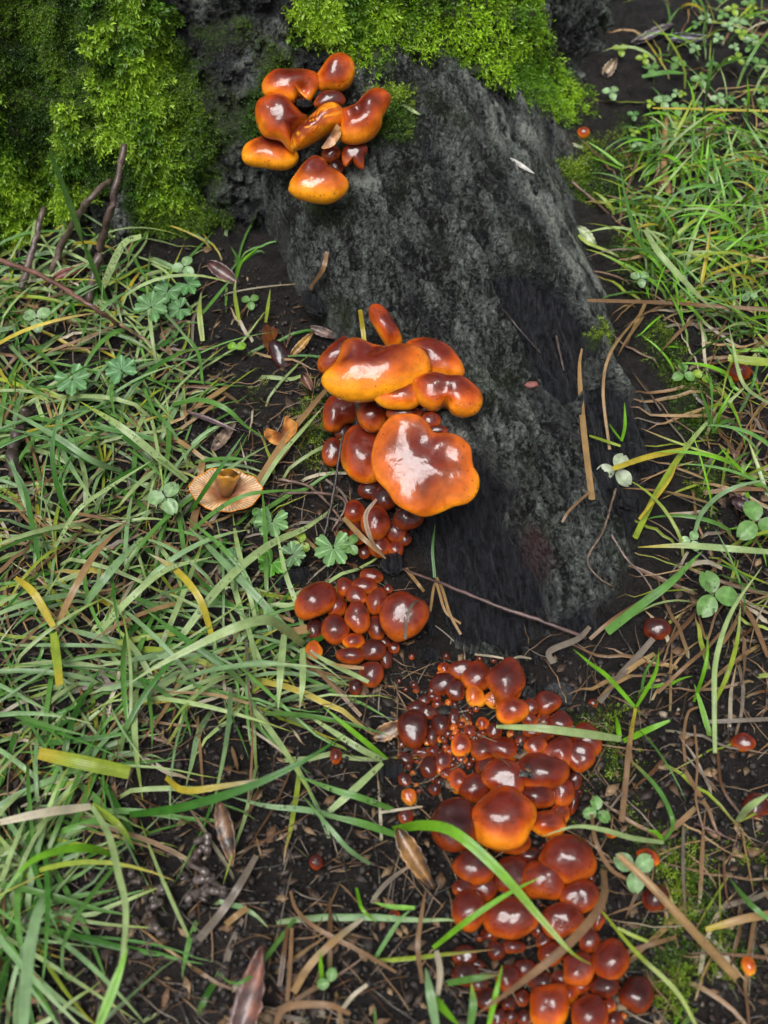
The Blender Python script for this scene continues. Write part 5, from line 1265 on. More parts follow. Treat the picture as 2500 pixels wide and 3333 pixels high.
flat_leaf((2240, 125), 150, 38, 18, (.022, .022, .028), 'black wet leaf at the top right', group=GLF, lift=8, curl=.5)
flat_leaf((1985, 222), 75, 40, -55, (.30, .22, .14), 'pale shrivelled leaf right of the bright moss', tip2=(.08, .05, .045), group=GLF, lift=8, curl=.7)
flat_leaf((2165, 605), 100, 38, 72, (.13, .06, .05), 'reddish leaf curled at the foot of the upright tan straw', group=GLF, lift=6, curl=.7)
flat_leaf((1910, 770), 90, 40, 45, (.22, .28, .13), 'pale green leaf scrap on the grey bark', tip2=(.30, .32, .2), group=GLF, lift=3, curl=.3)
flat_leaf((730, 890), 130, 50, 30, (.10, .05, .045), 'dark reddish leaf against the stump foot', group=GLF, lift=6, curl=.6)
flat_leaf((600, 1060), 110, 40, -10, (.12, .085, .06), 'brown rolled leaf on the soil below the cranesbill', group=GLF, lift=5, curl=.8)
flat_leaf((230, 890), 120, 36, -30, (.10, .022, .012), 'dark red leaf under the leaning twigs', group=GLF, lift=10, curl=.6)
flat_leaf((740, 1750), 90, 44, 20, (.22, .12, .06), 'curled tan scrap under the overturned cap', group=GLF, lift=5, curl=.9)
flat_leaf((2425, 1650), 110, 62, 30, (.030, .010, .012), 'wrinkled dark maroon cap remnant under the right clover', group=GLF, lift=10, curl=.8)
flat_leaf((1340, 358), 80, 16, -18, (.28, .36, .16), 'pale leaf sliver right of the top tuft', group=GLF, lift=4, curl=.2)
flat_leaf((1700, 540), 100, 16, 38, (.30, .29, .27), 'whitish sliver on the upper bark', group=GLF, lift=3, curl=.2)
flat_leaf((1880, 475), 75, 16, -8, (.30, .33, .20), 'pale sliver below the small orange button', group=GLF, lift=3, curl=.2)

def leaflet_mesh(length, width, col, notch=.12, fold=.25, droop=.25, serr=0.0):
    n, m = 10, 7
    s = np.linspace(0, 1, n); V = []; c = []
    for k in range(n):
        w = width / 2 * (math.sin(math.pi * min(1, s[k] * .94 + .03)) ** .62)
        for j in range(m):
            a = (j - 3) / 3; y = s[k] * length - (notch * length * (1 - abs(a)) ** 2 if k == n - 1 else 0)
            V.append((a * w * (1 + serr * (-1) ** k), y, fold * abs(a) * w - droop * length * s[k] ** 2 * .6))
            kk = 1.15 if j == 3 else (1.0 if (k + j) % 2 else .9)
            pale = math.exp(-((s[k] - .45 - .12 * abs(a)) / .09) ** 2) * .35
            c.append(np.array(col) * kk * (1 + pale))
    V = np.array(V); q = gridq(n, m); K = n * m
    V2 = np.concatenate([V, V - [0, 0, .00025]])
    return V2, np.concatenate([q, (q + K)[:, ::-1]]), np.concatenate([c, np.array(c) * .9])

def clover(center, size, col, label, rot=0, lift=14, k=3, group='clovers', tilt=(0, 0), spots=0, foot=None, spread=120, angs=None):
    P0, n0 = hitn(*center); d = ray(*center); C = P0 - d * lift * .001
    mp = px2m(C); L = size * mp
    t = empty('clover', C, label, 'clover', group)
    zup = unit(np.array([tilt[0], -.45 + tilt[1], 1.0])); e1 = unit(np.cross(np.array([0, 1., 0]), zup)); e2 = np.cross(zup, e1)
    for i_ in range(k):
        a = R(rot + (angs[i_] if angs else spread * i_)); V, q, c = leaflet_mesh(L, L * .86, np.array(col) * rnd.uniform(.88, 1.12))
        ax = e1 * math.cos(a) - e2 * math.sin(a); bx = e1 * math.sin(a) + e2 * math.cos(a)
        Vw = V[:, :1] * ax + (V[:, 1:2] + .08 * L) * bx + V[:, 2:] * zup
        obj('leaflet', mesh('leaflet', Vw, q, col=c, mat=M_LEAF), t)
    f = (P0 - C) + np.array([rnd.uniform(-.4, .4), rnd.uniform(-.2, .3), 0]) * L
    f = np.array([f[0], f[1], surf(*(C + f)[:2])[0] - C[2] - .001])
    kk = np.linspace(0, 1, 7)[:, None]; path = f * kk + np.array([0, 0, .25 * L]) * np.sin(kk * math.pi) * .3
    V, q, s = tube(path, L * .055, 6)
    obj('stalk', mesh('stalk', V, q, col=np.tile(np.array([.16, .22, .05]), (len(V), 1)), mat=M_LEAF), t)
    if spots: DROPS.append((np.array([C + e1 * x_ * L + e2 * y_ * L + zup * .0012 for x_, y_ in rng.uniform(-.8, .8, (spots, 2))]), 0, -spots))
    return t
CG = (.115, .240, .060); CD = (.075, .185, .045); CY = (.21, .32, .030); CPALE = (.20, .33, .145)
clover((2322, 1935), 78, CG, 'dewy three-leaved clover at the right above the lone dark button', 18, 22, angs=[80, 195, 330], spots=16)
clover((2462, 1700), 74, CG, 'large smooth clover at the right edge', 60, 24, angs=[-70, 50, 170])
clover((1945, 2640), 46, CG, 'small clover with round leaflets just right of the lower heap', 0, 12, angs=[-5, 130, 255], spots=5)
clover((2065, 2830), 68, CPALE, 'pale clover lying under the thick fallen straw', 20, 12, angs=[40, 160, 285])
clover((2005, 1530), 62, (.30, .36, .24), 'pale clover showing its mottled undersides on the bark', 10, 6, angs=[20, 130, 250])
clover((2225, 1215), 38, CG, 'small green clover above the dark soil at right', 0, 16)
clover((2282, 1232), 34, CY, 'yellowing clover right of the small green one', 40, 12, k=2, angs=[60, 290])
clover((540, 1620), 58, CPALE, 'dewy pale clover left of the overturned cap', 30, 26, spots=14)
clover((1075, 3198), 42, CG, 'little clover near the bottom with two open leaflets', 0, 12, k=2, angs=[10, 260])
clover((1140, 1772), 36, CG, 'small clover touching the lobed cranesbill leaf', 30, 16)
clover((848, 1682), 36, CD, 'small clover with a dew drop above the cranesbill leaf', 80, 12, spots=3)
clover((978, 1768), 34, CY, 'yellow-green clover sprig below the cranesbill leaf', 10, 12, spots=3)
clover((770, 1138), 34, (.16, .32, .03), 'fresh two-leaved seedling on the bare soil', -10, 14, k=2, angs=[60, -40])
clover((600, 868), 40, CPALE, 'pale clover in front of the stump moss', 20, 16)
clover((815, 980), 30, CG, 'clover sprig near the whitish bent stalk', 50, 8)
clover((120, 1035), 48, CPALE, 'pale clover in the left grass under the reddish twig', 50, 26, spots=6)
clover((2250, 1760), 36, CPALE, 'tiny dewy clover under the level pale blade', 30, 10, spots=4)
tr_ = [(2020, 160, 36, CY, 'yellow-green two-lobed clover below the dark folded leaf'), (2095, 190, 34, CY, 'yellow-green clover at the crawling stem'),
       (2205, 205, 40, CG, 'clover in the centre of the top right thicket'), (2120, 222, 40, CG, 'bright clover left of the thicket centre'),
       (2405, 75, 46, CPALE, 'pale wet clover high in the top right corner'), (2385, 30, 36, CY, 'yellow clover topmost in the right corner'),
       (2450, 130, 40, CPALE, 'dewy clover right of the tall bright blade tip'), (2400, 190, 38, CY, 'yellowing clover above the yellow straw'),
       (2470, 205, 40, CG, 'green clover at the right edge near the top'), (2280, 260, 42, CG, 'clover touching the tall bright blade'),
       (2160, 330, 44, CPALE, 'pale clover left end of the thin yellow straw'), (2210, 352, 40, CG, 'wet clover crossed by the thin yellow straw'),
       (2205, 395, 36, CY, 'yellow clover hanging under the thin yellow straw'), (1990, 300, 40, CPALE, 'whitish clover beside the end of the bright moss'),
       (2340, 320, 36, CPALE, 'small pale clover right of the tall bright blade foot'), (2180, 440, 38, CD, 'dark clover beside the upright tan straw'),
       (2440, 12, 36, CG, 'clover cut by the top edge at right'), (2490, 330, 34, CG, 'clover right of the curved upright blade'),
       (2085, 905, 44, CPALE, 'pale clover leaf at the left foot of the right-hand tuft'), (2440, 960, 40, CPALE, 'pale leaf low in the right-hand tuft')]
for k, (u, v, s, c, lab) in enumerate(tr_):
    clover((u, v), s * .72, c, lab, rnd.uniform(0, 120), rnd.uniform(10, 26), spots=4 if c is CPALE else 0)
for k in range(40):     # more of the same small-leaved plants filling the thicket
    u, v = rnd.uniform(2060, 2560), rnd.uniform(-20, 470)
    if u < 2200 and v < 160: u += 260
    clover((u, v), rnd.uniform(14, 24), rnd.choice([CG, CD, CY, CPALE]), 'tiny clover sprig filling the top right thicket', rnd.uniform(0, 120), rnd.uniform(5, 20), group='tiny clover sprigs of the top right thicket')

def cranesbill(center, rad, col, label, rot=0, lift=14, gap=50, tilt=(0, 0)):
    """round leaf cut into lobes, each with blunt teeth"""
    P0, n0 = hitn(*center); C = P0 - ray(*center) * lift * .001; mp = px2m(C); r0 = rad * mp
    zup = unit(np.array([tilt[0], -.5 + tilt[1], 1.0])); e1 = unit(np.cross(np.array([0, 1., 0]), zup)); e2 = np.cross(zup, e1)
    t = empty('cranesbill', C, label, 'leaf', 'lobed cranesbill leaves')
    n = 91; a = np.linspace(R(gap / 2), R(360 - gap / 2), n); f = np.linspace(0, 1, n)
    lob = 6.0; ph = (f * lob) % 1
    env = np.sin(np.pi * ph) ** .45
    teeth = .10 * np.abs(np.sin(np.pi * ph * 3))
    rad_ = r0 * (.66 + .30 * env + teeth * env)
    rings = [.06, .3, .5, .68, .85, 1.0]; V = []; c = []
    for g in rings:
        rr2 = r0 * g * .66 / .66 if g < .6 else r0 * (.6 * (1 - (g - .6) / .4)) + rad_ * ((g - .6) / .4) if g < 1 else rad_
        rr2 = np.broadcast_to(rr2, (n,))
        ang = a + R(rot)
        z = .10 * r0 * np.cos(2 * np.pi * f * lob) * g + .12 * r0 * g * g
        V.append((np.cos(ang) * rr2)[:, None] * e1 + (np.sin(ang) * rr2)[:, None] * e2 + z[:, None] * zup)
        vein = 1 + .35 * np.exp(-((ph - .5) / .07) ** 2)
        c.append(np.array(col)[None] * (vein * (.82 + .25 * g))[:, None])
    V = np.concatenate(V); K = len(V); q = gridq(len(rings), n)
    V2 = np.concatenate([V, V - zup * .0003]); c = np.concatenate(c)
    obj('blade', mesh('blade', V2, np.concatenate([q, (q + K)[:, ::-1]]), col=np.concatenate([c, c]), mat=M_LEAF), t)
    f_ = (P0 - C) + np.array([0, .2, 0]) * r0; f_ = np.array([f_[0], f_[1], surf(*(C + f_)[:2])[0] - C[2] - .001])
    kk = np.linspace(0, 1, 6)[:, None]; V, q, s = tube(f_ * kk, r0 * .05, 6)
    obj('stalk', mesh('stalk', V, q, col=np.tile(np.array([.18, .24, .06]), (len(V), 1)), mat=M_LEAF), t)
    return t
LG = (.165, .315, .115)
cranesbill((1085, 1783), 62, LG, 'bright lobed cranesbill leaf beside the lowest buttons of the middle tuft', 100, 16)
cranesbill((886, 1697), 54, LG, 'rounded cranesbill leaf right of the overturned cap', 80, 14)
cranesbill((952, 1805), 42, (.15, .26, .12), 'greyish cranesbill leaf overlapping the vivid one', 200, 14)
cranesbill((885, 1832), 46, (.10, .29, .03), 'vivid green cranesbill leaf under the long dewy blade', 60, 10)
cranesbill((545, 948), 44, (.11, .24, .09), 'upper left leaf of the group by the stump foot', 60, 14)
cranesbill((612, 925), 40, (.10, .25, .08), 'upper right leaf of the group by the stump foot', 150, 16)
cranesbill((492, 1000), 54, (.13, .27, .10), 'largest leaf of the group by the stump foot', 240, 18)
cranesbill((585, 1005), 40, (.12, .26, .10), 'lower right leaf of the group by the stump foot', 20, 12)
cranesbill((235, 1235), 56, (.13, .28, .11), 'lobed leaf low in the left grass', 120, 22)
cranesbill((395, 1205), 50, (.12, .27, .11), 'lobed leaf between grass blades at left', 300, 22)
cranesbill((770, 1820), 44, (.12, .25, .10), 'faded leaf behind crossing grass below the overturned cap', 30, 8)
cranesbill((555, 2095), 22, (.11, .28, .05), 'little lobed leaf in the dark gap of the left grass', 30, 6)

# ------------------------------------------------------------------ worm casts, bits of rotten wood
def blob_stack(blobs, name, label, cat, mat, col, seed, rough=.10):
    """a pile of soft pellets, each one built on the surface and pushed into its neighbours"""
    Vs, qs, cs = [], [], []; off = 0; base = None
    for (u, v, r, lf) in blobs:
        C = lifted(u, v, lf); rm_ = r * px2m(C)
        if base is None: base = C.copy()
        n, m = 8, 12
        ph = np.linspace(.05, math.pi - .05, n); an = np.linspace(0, 2 * math.pi, m, endpoint=False)
        D = np.stack([np.outer(np.sin(ph), np.cos(an)), np.outer(np.sin(ph), np.sin(an)), np.outer(np.cos(ph), np.ones(m)) * .8], -1).reshape(-1, 3)
        k = 1 + rough * fbm(D + C * 100, .7, 2, seed)
        Vs.append(C + D * rm_ * k[:, None] - base); qs.append(gridq(n, m, True) + off); off += n * m
        cs.append(np.tile(np.array(col) * rnd.uniform(.8, 1.2), (n * m, 1)))
    o = obj(name, mesh(name, np.concatenate(Vs), np.concatenate(qs), col=np.concatenate(cs), mat=mat), loc=base)
    return tag(o, label, cat)
def cast(path, r, label, seed, n=34):
    r2 = random.Random(seed); m = n * 7
    p = spline(path, m); k = np.arange(m); L = np.linalg.norm(np.diff(p, axis=0), axis=1).sum()
    f = L / r * .9
    uvp = p + np.stack([vnoise(xyz(k / m * f, k * 0. + 3), seed), .8 * vnoise(xyz(k / m * f, k * 0. + 8), seed)], 1) * r * 2.1
    lf = 6 + 6 * vnoise(xyz(k / m * f * .9, k * 0. + 13), seed)
    P = np.array([lifted(u, v, max(1, l)) for (u, v), l in zip(uvp, lf)])
    rr2 = r * .66 * px2m(P[0]) * (1 + .45 * vnoise(xyz(k / 3.2, k * 0. + 9), seed))
    V, q, s_ = tube(P, rr2, 10)
    o = obj('worm_cast', mesh('worm_cast', V - P[0], q, col=np.array([.085, .066, .060]) * (1 + .25 * vnoise(V * 400, 3))[:, None], mat=M_CAST), loc=P[0])
    tag(o, label, 'worm cast', 'worm casts in the grass')
cast([(662, 2730), (655, 2800), (648, 2850), (665, 2900), (640, 2930)], 17, 'tall coiled worm cast left of the blackened leaf', 3)
cast([(512, 2890), (508, 2950), (515, 3000), (500, 3045)], 16, 'second coiled worm cast lower down at left', 4)
cast([(690, 2890), (700, 2920), (690, 2940)], 20, 'smeared flat worm cast beside the grey-brown straw', 5, 14)
cast([(600, 2840), (595, 2870)], 13, 'small worm cast pellet pile between the two tall ones', 6, 10)
cast([(445, 2830), (440, 2870)], 13, 'worm cast crumb pile under the pale hanging blade', 8, 9)

def chunk(center, a, b, ang, lift, label, col=(.012, .010, .010), name='wood_chunk', cat='rotten wood', seed=1, depth=.7, mat=None, wood=1.0):
    P0, n0 = hitn(*center); C = P0 - ray(*center) * lift * .001; mp = px2m(C)
    n, m = 16, 22; ph = np.linspace(.02, math.pi - .02, n); an = np.linspace(0, 2 * math.pi, m, endpoint=False)
    D = np.stack([np.outer(np.sin(ph), np.cos(an)), np.outer(np.cos(ph), np.ones(m)), np.outer(np.sin(ph), np.sin(an))], -1).reshape(-1, 3)
    D = np.sign(D) * np.abs(D) ** .8
    k = 1 + .35 * fbm(D * np.array([1, .25, 1]) + seed * 7, .35, 3, seed)
    V = D * k[:, None] * np.array([b, a, min(a, b) * depth]) * mp
    a_ = R(ang); V = np.stack([V[:, 0] * math.cos(a_) - V[:, 1] * math.sin(a_), V[:, 0] * math.sin(a_) + V[:, 1] * math.cos(a_), V[:, 2]], 1)
    z_ = np.zeros(len(V))
    o = obj(name, mesh(name, V, gridq(n, m, True), col=np.tile(np.array(col), (len(V), 1)), attrs={'wood': z_ + wood, 'moss': z_, 'red': z_}, mat=mat or M_WOOD), loc=C)
    return tag(o, label, cat, 'pieces of black rotten wood')
chunk((1275, 1835), 40, 34, 10, 8, 'black crumbly wood lump over the top of the small tuft', seed=2)
chunk((955, 1885), 60, 34, -65, 5, 'black split wood piece left of the small tuft', seed=3)
chunk((1000, 2010), 50, 30, -50, 3, 'black wood piece under the big spotted oval button', seed=4)
chunk((1395, 2010), 70, 15, 12, 4, 'black bark strip right of the big red button', seed=5)
chunk((1400, 2130), 34, 26, 60, 4, 'knotted black wood bit above the lower heap', seed=6)
chunk((745, 1735), 50, 34, 70, 5, 'dark clod holding up the overturned cap', seed=7)
chunk((1275, 2515), 46, 40, 0, 4, 'black clod left of the tiny beads', seed=8)
chunk((990, 335), 16, 30, -30, 40, 'black crumb stuck in the middle of the top tuft', seed=9)
chunk((1025, 985), 60, 36, 30, 6, 'black earth clod at the stump crevice', seed=10)
chunk((2230, 730), 60, 26, 15, 5, 'black rotten strip in the right-hand soil', seed=11)
chunk((2040, 1640), 28, 20, 60, 3, 'purplish crumbly bit on the bark by the tall straw', seed=12)
chunk((1730, 1252), 22, 12, 100, 3, 'pinkish resin crumb on the loose bark strip', seed=13, col=(.20, .07, .06), mat=M_CRUMB)
ring = None

# ------------------------------------------------------------------ mass vegetation and crumbs (nobody could count these)
def hits(uv):
    P = np.zeros((len(uv), 3)); Nn = np.zeros((len(uv), 3)); ok = np.zeros(len(uv), bool); D = rays(uv); o = Vector(CAMP)
    for k in range(len(uv)):
        h = BV.ray_cast(o, Vector(D[k]))
        if h[0] is not None: P[k] = h[0]; Nn[k] = h[1]; ok[k] = True
    Nn[(Nn * D).sum(1) > 0] *= -1
    return P, Nn, ok

def sample_poly(poly, n, noise_scale=None, thr=0, seed=1):
    poly = np.array(poly, float); lo, hi = poly.min(0), poly.max(0); out = np.zeros((0, 2))
    while len(out) < n:
        q = rng.uniform(lo, hi, (n * 2, 2)); q = q[inpoly(q, poly)]
        if noise_scale: q = q[fbm(xyz(q[:, 0], q[:, 1]), noise_scale, 3, seed) > thr]
        out = np.concatenate([out, q])
    return out[:n]

def grass_mass(name, label, polys, Lr, wr, palette, e0r, e1r, az=None, seg=9):
    Vs, Qs, Cs, Us = [], [], [], []; off = 0
    for poly, n, ns, thr in polys:
        P, Nn, ok = hits(sample_poly(poly, n, ns, thr, 5)); P = P[ok]; n = len(P)
        L = rng.uniform(*Lr, n) ** 1.0; w = rng.uniform(*wr, n)
        a = rng.uniform(0, 2 * math.pi, n) if az is None else rng.normal(az[0], az[1], n) + (rng.random(n) < .3) * math.pi
        e0 = rng.uniform(*e0r, n); e1 = rng.uniform(*e1r, n)
        s = np.linspace(0, 1, seg)
        el = e0[:, None] + (e1 - e0)[:, None] * s ** .8
        aa = a[:, None] + rng.normal(0, .35, n)[:, None] * s
        ds = (L / (seg - 1))[:, None]
        X = P[:, :1] + np.cumsum(np.cos(el) * np.cos(aa) * ds, 1); Y = P[:, 1:2] + np.cumsum(np.cos(el) * np.sin(aa) * ds, 1)
        Zz = P[:, 2:3] + np.cumsum(np.sin(el) * ds, 1) - .002
        gfl = ground_h(X.ravel(), Y.ravel()).reshape(X.shape) + .0015 + .004 * s * rng.random(n)[:, None]
        Zz = np.maximum(Zz, gfl); Zz[:, 0] = P[:, 2] - .002
        Q = np.stack([X, Y, Zz], -1)
        tg = unit(np.gradient(Q, axis=1)); ref = unit(np.array([0, -.45, .9]) + rng.normal(0, .35, (n, 1, 3)))
        side = unit(np.cross(tg, ref)); nn = np.cross(side, tg)
        ww = (w[:, None] / 2 * np.minimum(.7 + s * 1.6, 1) * (1 - .95 * np.clip((s - .4) / .6, 0, 1) ** 1.8))[..., None]
        V = np.stack([Q - side * ww + nn * ww * .25, Q, Q + side * ww + nn * ww * .25], 2)     # n, seg, 3, 3
        V = V.reshape(n, -1, 3)
        q0 = gridq(seg, 3); Qs.append((q0[None] + (np.arange(n) * seg * 3)[:, None, None] + off).reshape(-1, 4))
        pi = rng.choice(len(palette), n, p=np.array([p[0] for p in palette]) / sum(p[0] for p in palette))
        c0 = np.array([p[1] for p in palette])[pi] * rng.uniform(.75, 1.25, (n, 1)); c1 = np.array([p[2] for p in palette])[pi]
        k = sstep(.5, 1, s)[None, :, None]; c = c0[:, None] * (1 - k) + c1[:, None] * k
        base_k = (1 - sstep(0, .3, s))[None, :, None]; c = c * (1 - base_k * .5) + np.array([.25, .27, .12]) * base_k * .5
        Cs.append(np.repeat(c[:, :, None], 3, 2).reshape(-1, 3)); Vs.append(V.reshape(-1, 3)); off += n * seg * 3
        Us.append(np.tile(np.stack([np.tile([0, .5, 1], seg), np.repeat(s, 3)], 1), (n, 1)))
    o = obj(name, mesh(name, np.concatenate(Vs), np.concatenate(Qs), col=np.concatenate(Cs), uv=np.concatenate(Us), mat=M_BLADE))
    return tag(o, label, 'grass', None, 'stuff')

LEFT = [(-500, 900), (60, 860), (330, 760), (620, 760), (800, 850), (700, 980), (560, 1080), (620, 1300), (600, 1500), (600, 1760), (760, 1900), (880, 2060), (960, 2250), (1060, 2400), (1110, 2480), (900, 2500), (700, 2450), (450, 2450), (330, 2600), (200, 2760), (110, 3050), (60, 3400), (-500, 3600)]
LEFT2 = [(380, 2650), (900, 2650), (1250, 2650), (1300, 2900), (1350, 3400), (350, 3500), (430, 2900)]
LEFT3 = [(560, 1080), (700, 980), (900, 1180), (900, 1500), (1000, 1750), (950, 2250), (880, 2060), (600, 1760), (600, 1300)]
RIGHT = [(2010, 760), (2020, 560), (2120, 440), (2250, 400), (2700, 380), (2900, 1250), (2520, 1200), (2380, 1100), (2300, 1020), (2100, 1000), (2080, 800)]
RIGHT2 = [(2240, 1700), (2330, 1560), (2700, 1500), (2800, 2150), (2500, 2080), (2320, 2000), (2200, 1850)]
TOPR = [(2100, 200), (2250, -100), (2900, -300), (2900, 500), (2300, 480), (2120, 420)]
SPARSE = [(2080, 2050), (2600, 2150), (2700, 3450), (2150, 3400), (2060, 2800), (2000, 2450)]
EDGE = [(1960, 640), (2080, 760), (2200, 960), (2330, 1180), (2560, 1250), (2560, 1550), (2280, 1620), (2260, 1420), (2150, 1150), (2030, 860)]
pal_green = [(3, BC['green'], BC['green']), (2.4, BC['pale'], BC['lime']), (2, BC['blue'], BC['pale']), (1.6, BC['deep'], BC['green']), (.7, BC['lime'], BC['yellow']), (.28, BC['yellow'], BC['tan'])]
pal_dry = [(2, BC['straw'], BC['tan']), (1.5, BC['tan'], BC['brown']), (1.2, BC['lime'], BC['straw']), (1, BC['white'], BC['straw']), (1, BC['grey'], BC['tan']), (.6, BC['brown'], BC['brown'])]
pal_fresh = [(3, BC['bright'], BC['bright']), (3, BC['green'], BC['green']), (1.2, BC['lime'], BC['lime']), (1, BC['pale'], BC['lime']), (.5, BC['yellow'], BC['tan'])]
grass_mass('dry_thatch', 'flattened dry straw under the living grass on the left', [(LEFT, 520, 260, -.30), (LEFT2, 26, None, 0), (LEFT3, 50, None, 0)], (.015, .060), (.0006, .0022), pal_dry, (R(0), R(25)), (R(-20), R(5)))
grass_mass('short_grass', 'dense wet grass covering the left side', [(LEFT, 1180, 200, .0), (LEFT2, 12, None, 0), (LEFT3, 10, None, 0)], (.020, .080), (.0009, .0029), pal_green, (R(5), R(50)), (R(-50), R(0)))
grass_mass('right_grass', 'fresh grass tuft growing at the right of the root', [(RIGHT, 620, 200, -.22), (RIGHT2, 40, None, 0), (TOPR, 180, None, 0), (EDGE, 40, None, 0), (SPARSE, 8, None, 0)], (.018, .058), (.0009, .0025), pal_fresh, (R(25), R(80)), (R(-45), R(40)))
grass_mass('right_thatch', 'dry straw lying on the soil at the right', [(RIGHT, 170, None, 0), (RIGHT2, 70, None, 0), (TOPR, 90, None, 0), (EDGE, 90, None, 0), (SPARSE, 75, None, 0)], (.018, .060), (.0007, .0024), pal_dry, (R(0), R(22)), (R(-20), R(5)))
# fine dead rootlets on the black soil
ALLG = [(-200, 900), (850, 1000), (1150, 1500), (1400, 2100), (2100, 2100), (2300, 1200), (2100, 500), (2700, 300), (2700, 3500), (-200, 3500)]
grass_mass('rootlets', 'fine dead rootlets strewn on the black soil', [(ALLG, 1500, None, 0), ([(850, 1050), (1080, 1250), (1180, 1900), (1380, 2200), (1300, 2600), (1000, 2300), (800, 1500)], 260, None, 0)], (.006, .030), (.00025, .0007),
           [(2, BC['tan'], BC['tan']), (2, BC['grey'], BC['grey']), (2, BC['brown'], BC['brown']), (2, (.03, .022, .018), (.03, .022, .018))], (R(0), R(20)), (R(-15), R(10)), seg=7)

# crumbs of soil
def crumbs(n):
    P, Nn, ok = hits(sample_poly([(-300, 800), (850, 800), (1200, 1300), (1420, 2150), (2150, 2100), (2280, 1300), (2000, 500), (2700, 200), (2700, 3500), (-300, 3500)], n)); P = P[ok]; n = len(P)
    t = (1 + 5 ** .5) / 2
    ico = unit(np.array([(-1, t, 0), (1, t, 0), (-1, -t, 0), (1, -t, 0), (0, -1, t), (0, 1, t), (0, -1, -t), (0, 1, -t), (t, 0, -1), (t, 0, 1), (-t, 0, -1), (-t, 0, 1)], float))
    F = np.array([(0, 11, 5), (0, 5, 1), (0, 1, 7), (0, 7, 10), (0, 10, 11), (1, 5, 9), (5, 11, 4), (11, 10, 2), (10, 7, 6), (7, 1, 8), (3, 9, 4), (3, 4, 2), (3, 2, 6), (3, 6, 8), (3, 8, 9), (4, 9, 5), (2, 4, 11), (6, 2, 10), (8, 6, 7), (9, 8, 1)])
    r = .0004 + .0017 * rng.random(n) ** 3
    V = ico[None] * (1 + rng.normal(0, .22, (n, 12, 1))) * r[:, None, None] * rng.uniform(.6, 1.3, (n, 1, 3)) + P[:, None] + np.array([0, 0, 1]) * (r * .3)[:, None, None]
    c = np.array([.011, .0085, .0075]) * rng.uniform(.4, 2.2, (n, 1)); lt = rng.random(n) < .012; c[lt] = np.array([.18, .15, .11]) * rng.uniform(.5, 1.5, (lt.sum(), 1))
    o = obj('soil_crumbs', mesh('soil_crumbs', V.reshape(-1, 3), None, (F[None] + np.arange(n)[:, None, None] * 12).reshape(-1, 3), col=np.repeat(c, 12, 0), mat=M_CRUMB, smooth=False))
    tag(o, 'loose crumbs of black earth', 'soil', None, 'stuff')
crumbs(14000)
def flakes(n):
    P, Nn, ok = hits(sample_poly([(-300, 800), (850, 800), (1200, 1300), (1420, 2150), (2150, 2100), (2280, 1300), (2000, 500), (2700, 200), (2700, 3500), (-300, 3500)], n)); P = P[ok]; n = len(P)
    a = rng.uniform(0, 6.28, n); L = rng.uniform(.0012, .0048, n); w = L * rng.uniform(.15, .6, n)
    d = np.stack([np.cos(a), np.sin(a), rng.normal(0, .3, n)], 1); sd = np.stack([-np.sin(a), np.cos(a), rng.normal(0, .35, n)], 1)
    up = np.array([0, 0, 1.0]) * (.0004 + L * .2)[:, None]; b = P + up; h = np.array([0, 0, .00035])
    top = [b - d * L[:, None], b - sd * w[:, None] + h * 2, b + d * L[:, None] * .9, b + sd * w[:, None]]
    V = np.stack(top + [q - h for q in top], 1)
    F = np.array([(0, 1, 2, 3), (7, 6, 5, 4), (0, 4, 5, 1), (1, 5, 6, 2), (2, 6, 7, 3), (3, 7, 4, 0)])
    pal = np.array([(.05, .03, .018), (.11, .06, .03), (.02, .015, .012), (.20, .13, .07), (.03, .018, .014)]); c = pal[rng.integers(0, 5, n)] * rng.uniform(.5, 1.4, (n, 1))
    o = obj('leaf_litter', mesh('leaf_litter', V.reshape(-1, 3), (F[None] + np.arange(n)[:, None, None] * 8).reshape(-1, 4), col=np.repeat(c, 8, 0), mat=M_CRUMB, smooth=False))
    tag(o, 'tiny flakes of rotted leaves and wood on the soil', 'litter', None, 'stuff')
flakes(2200)

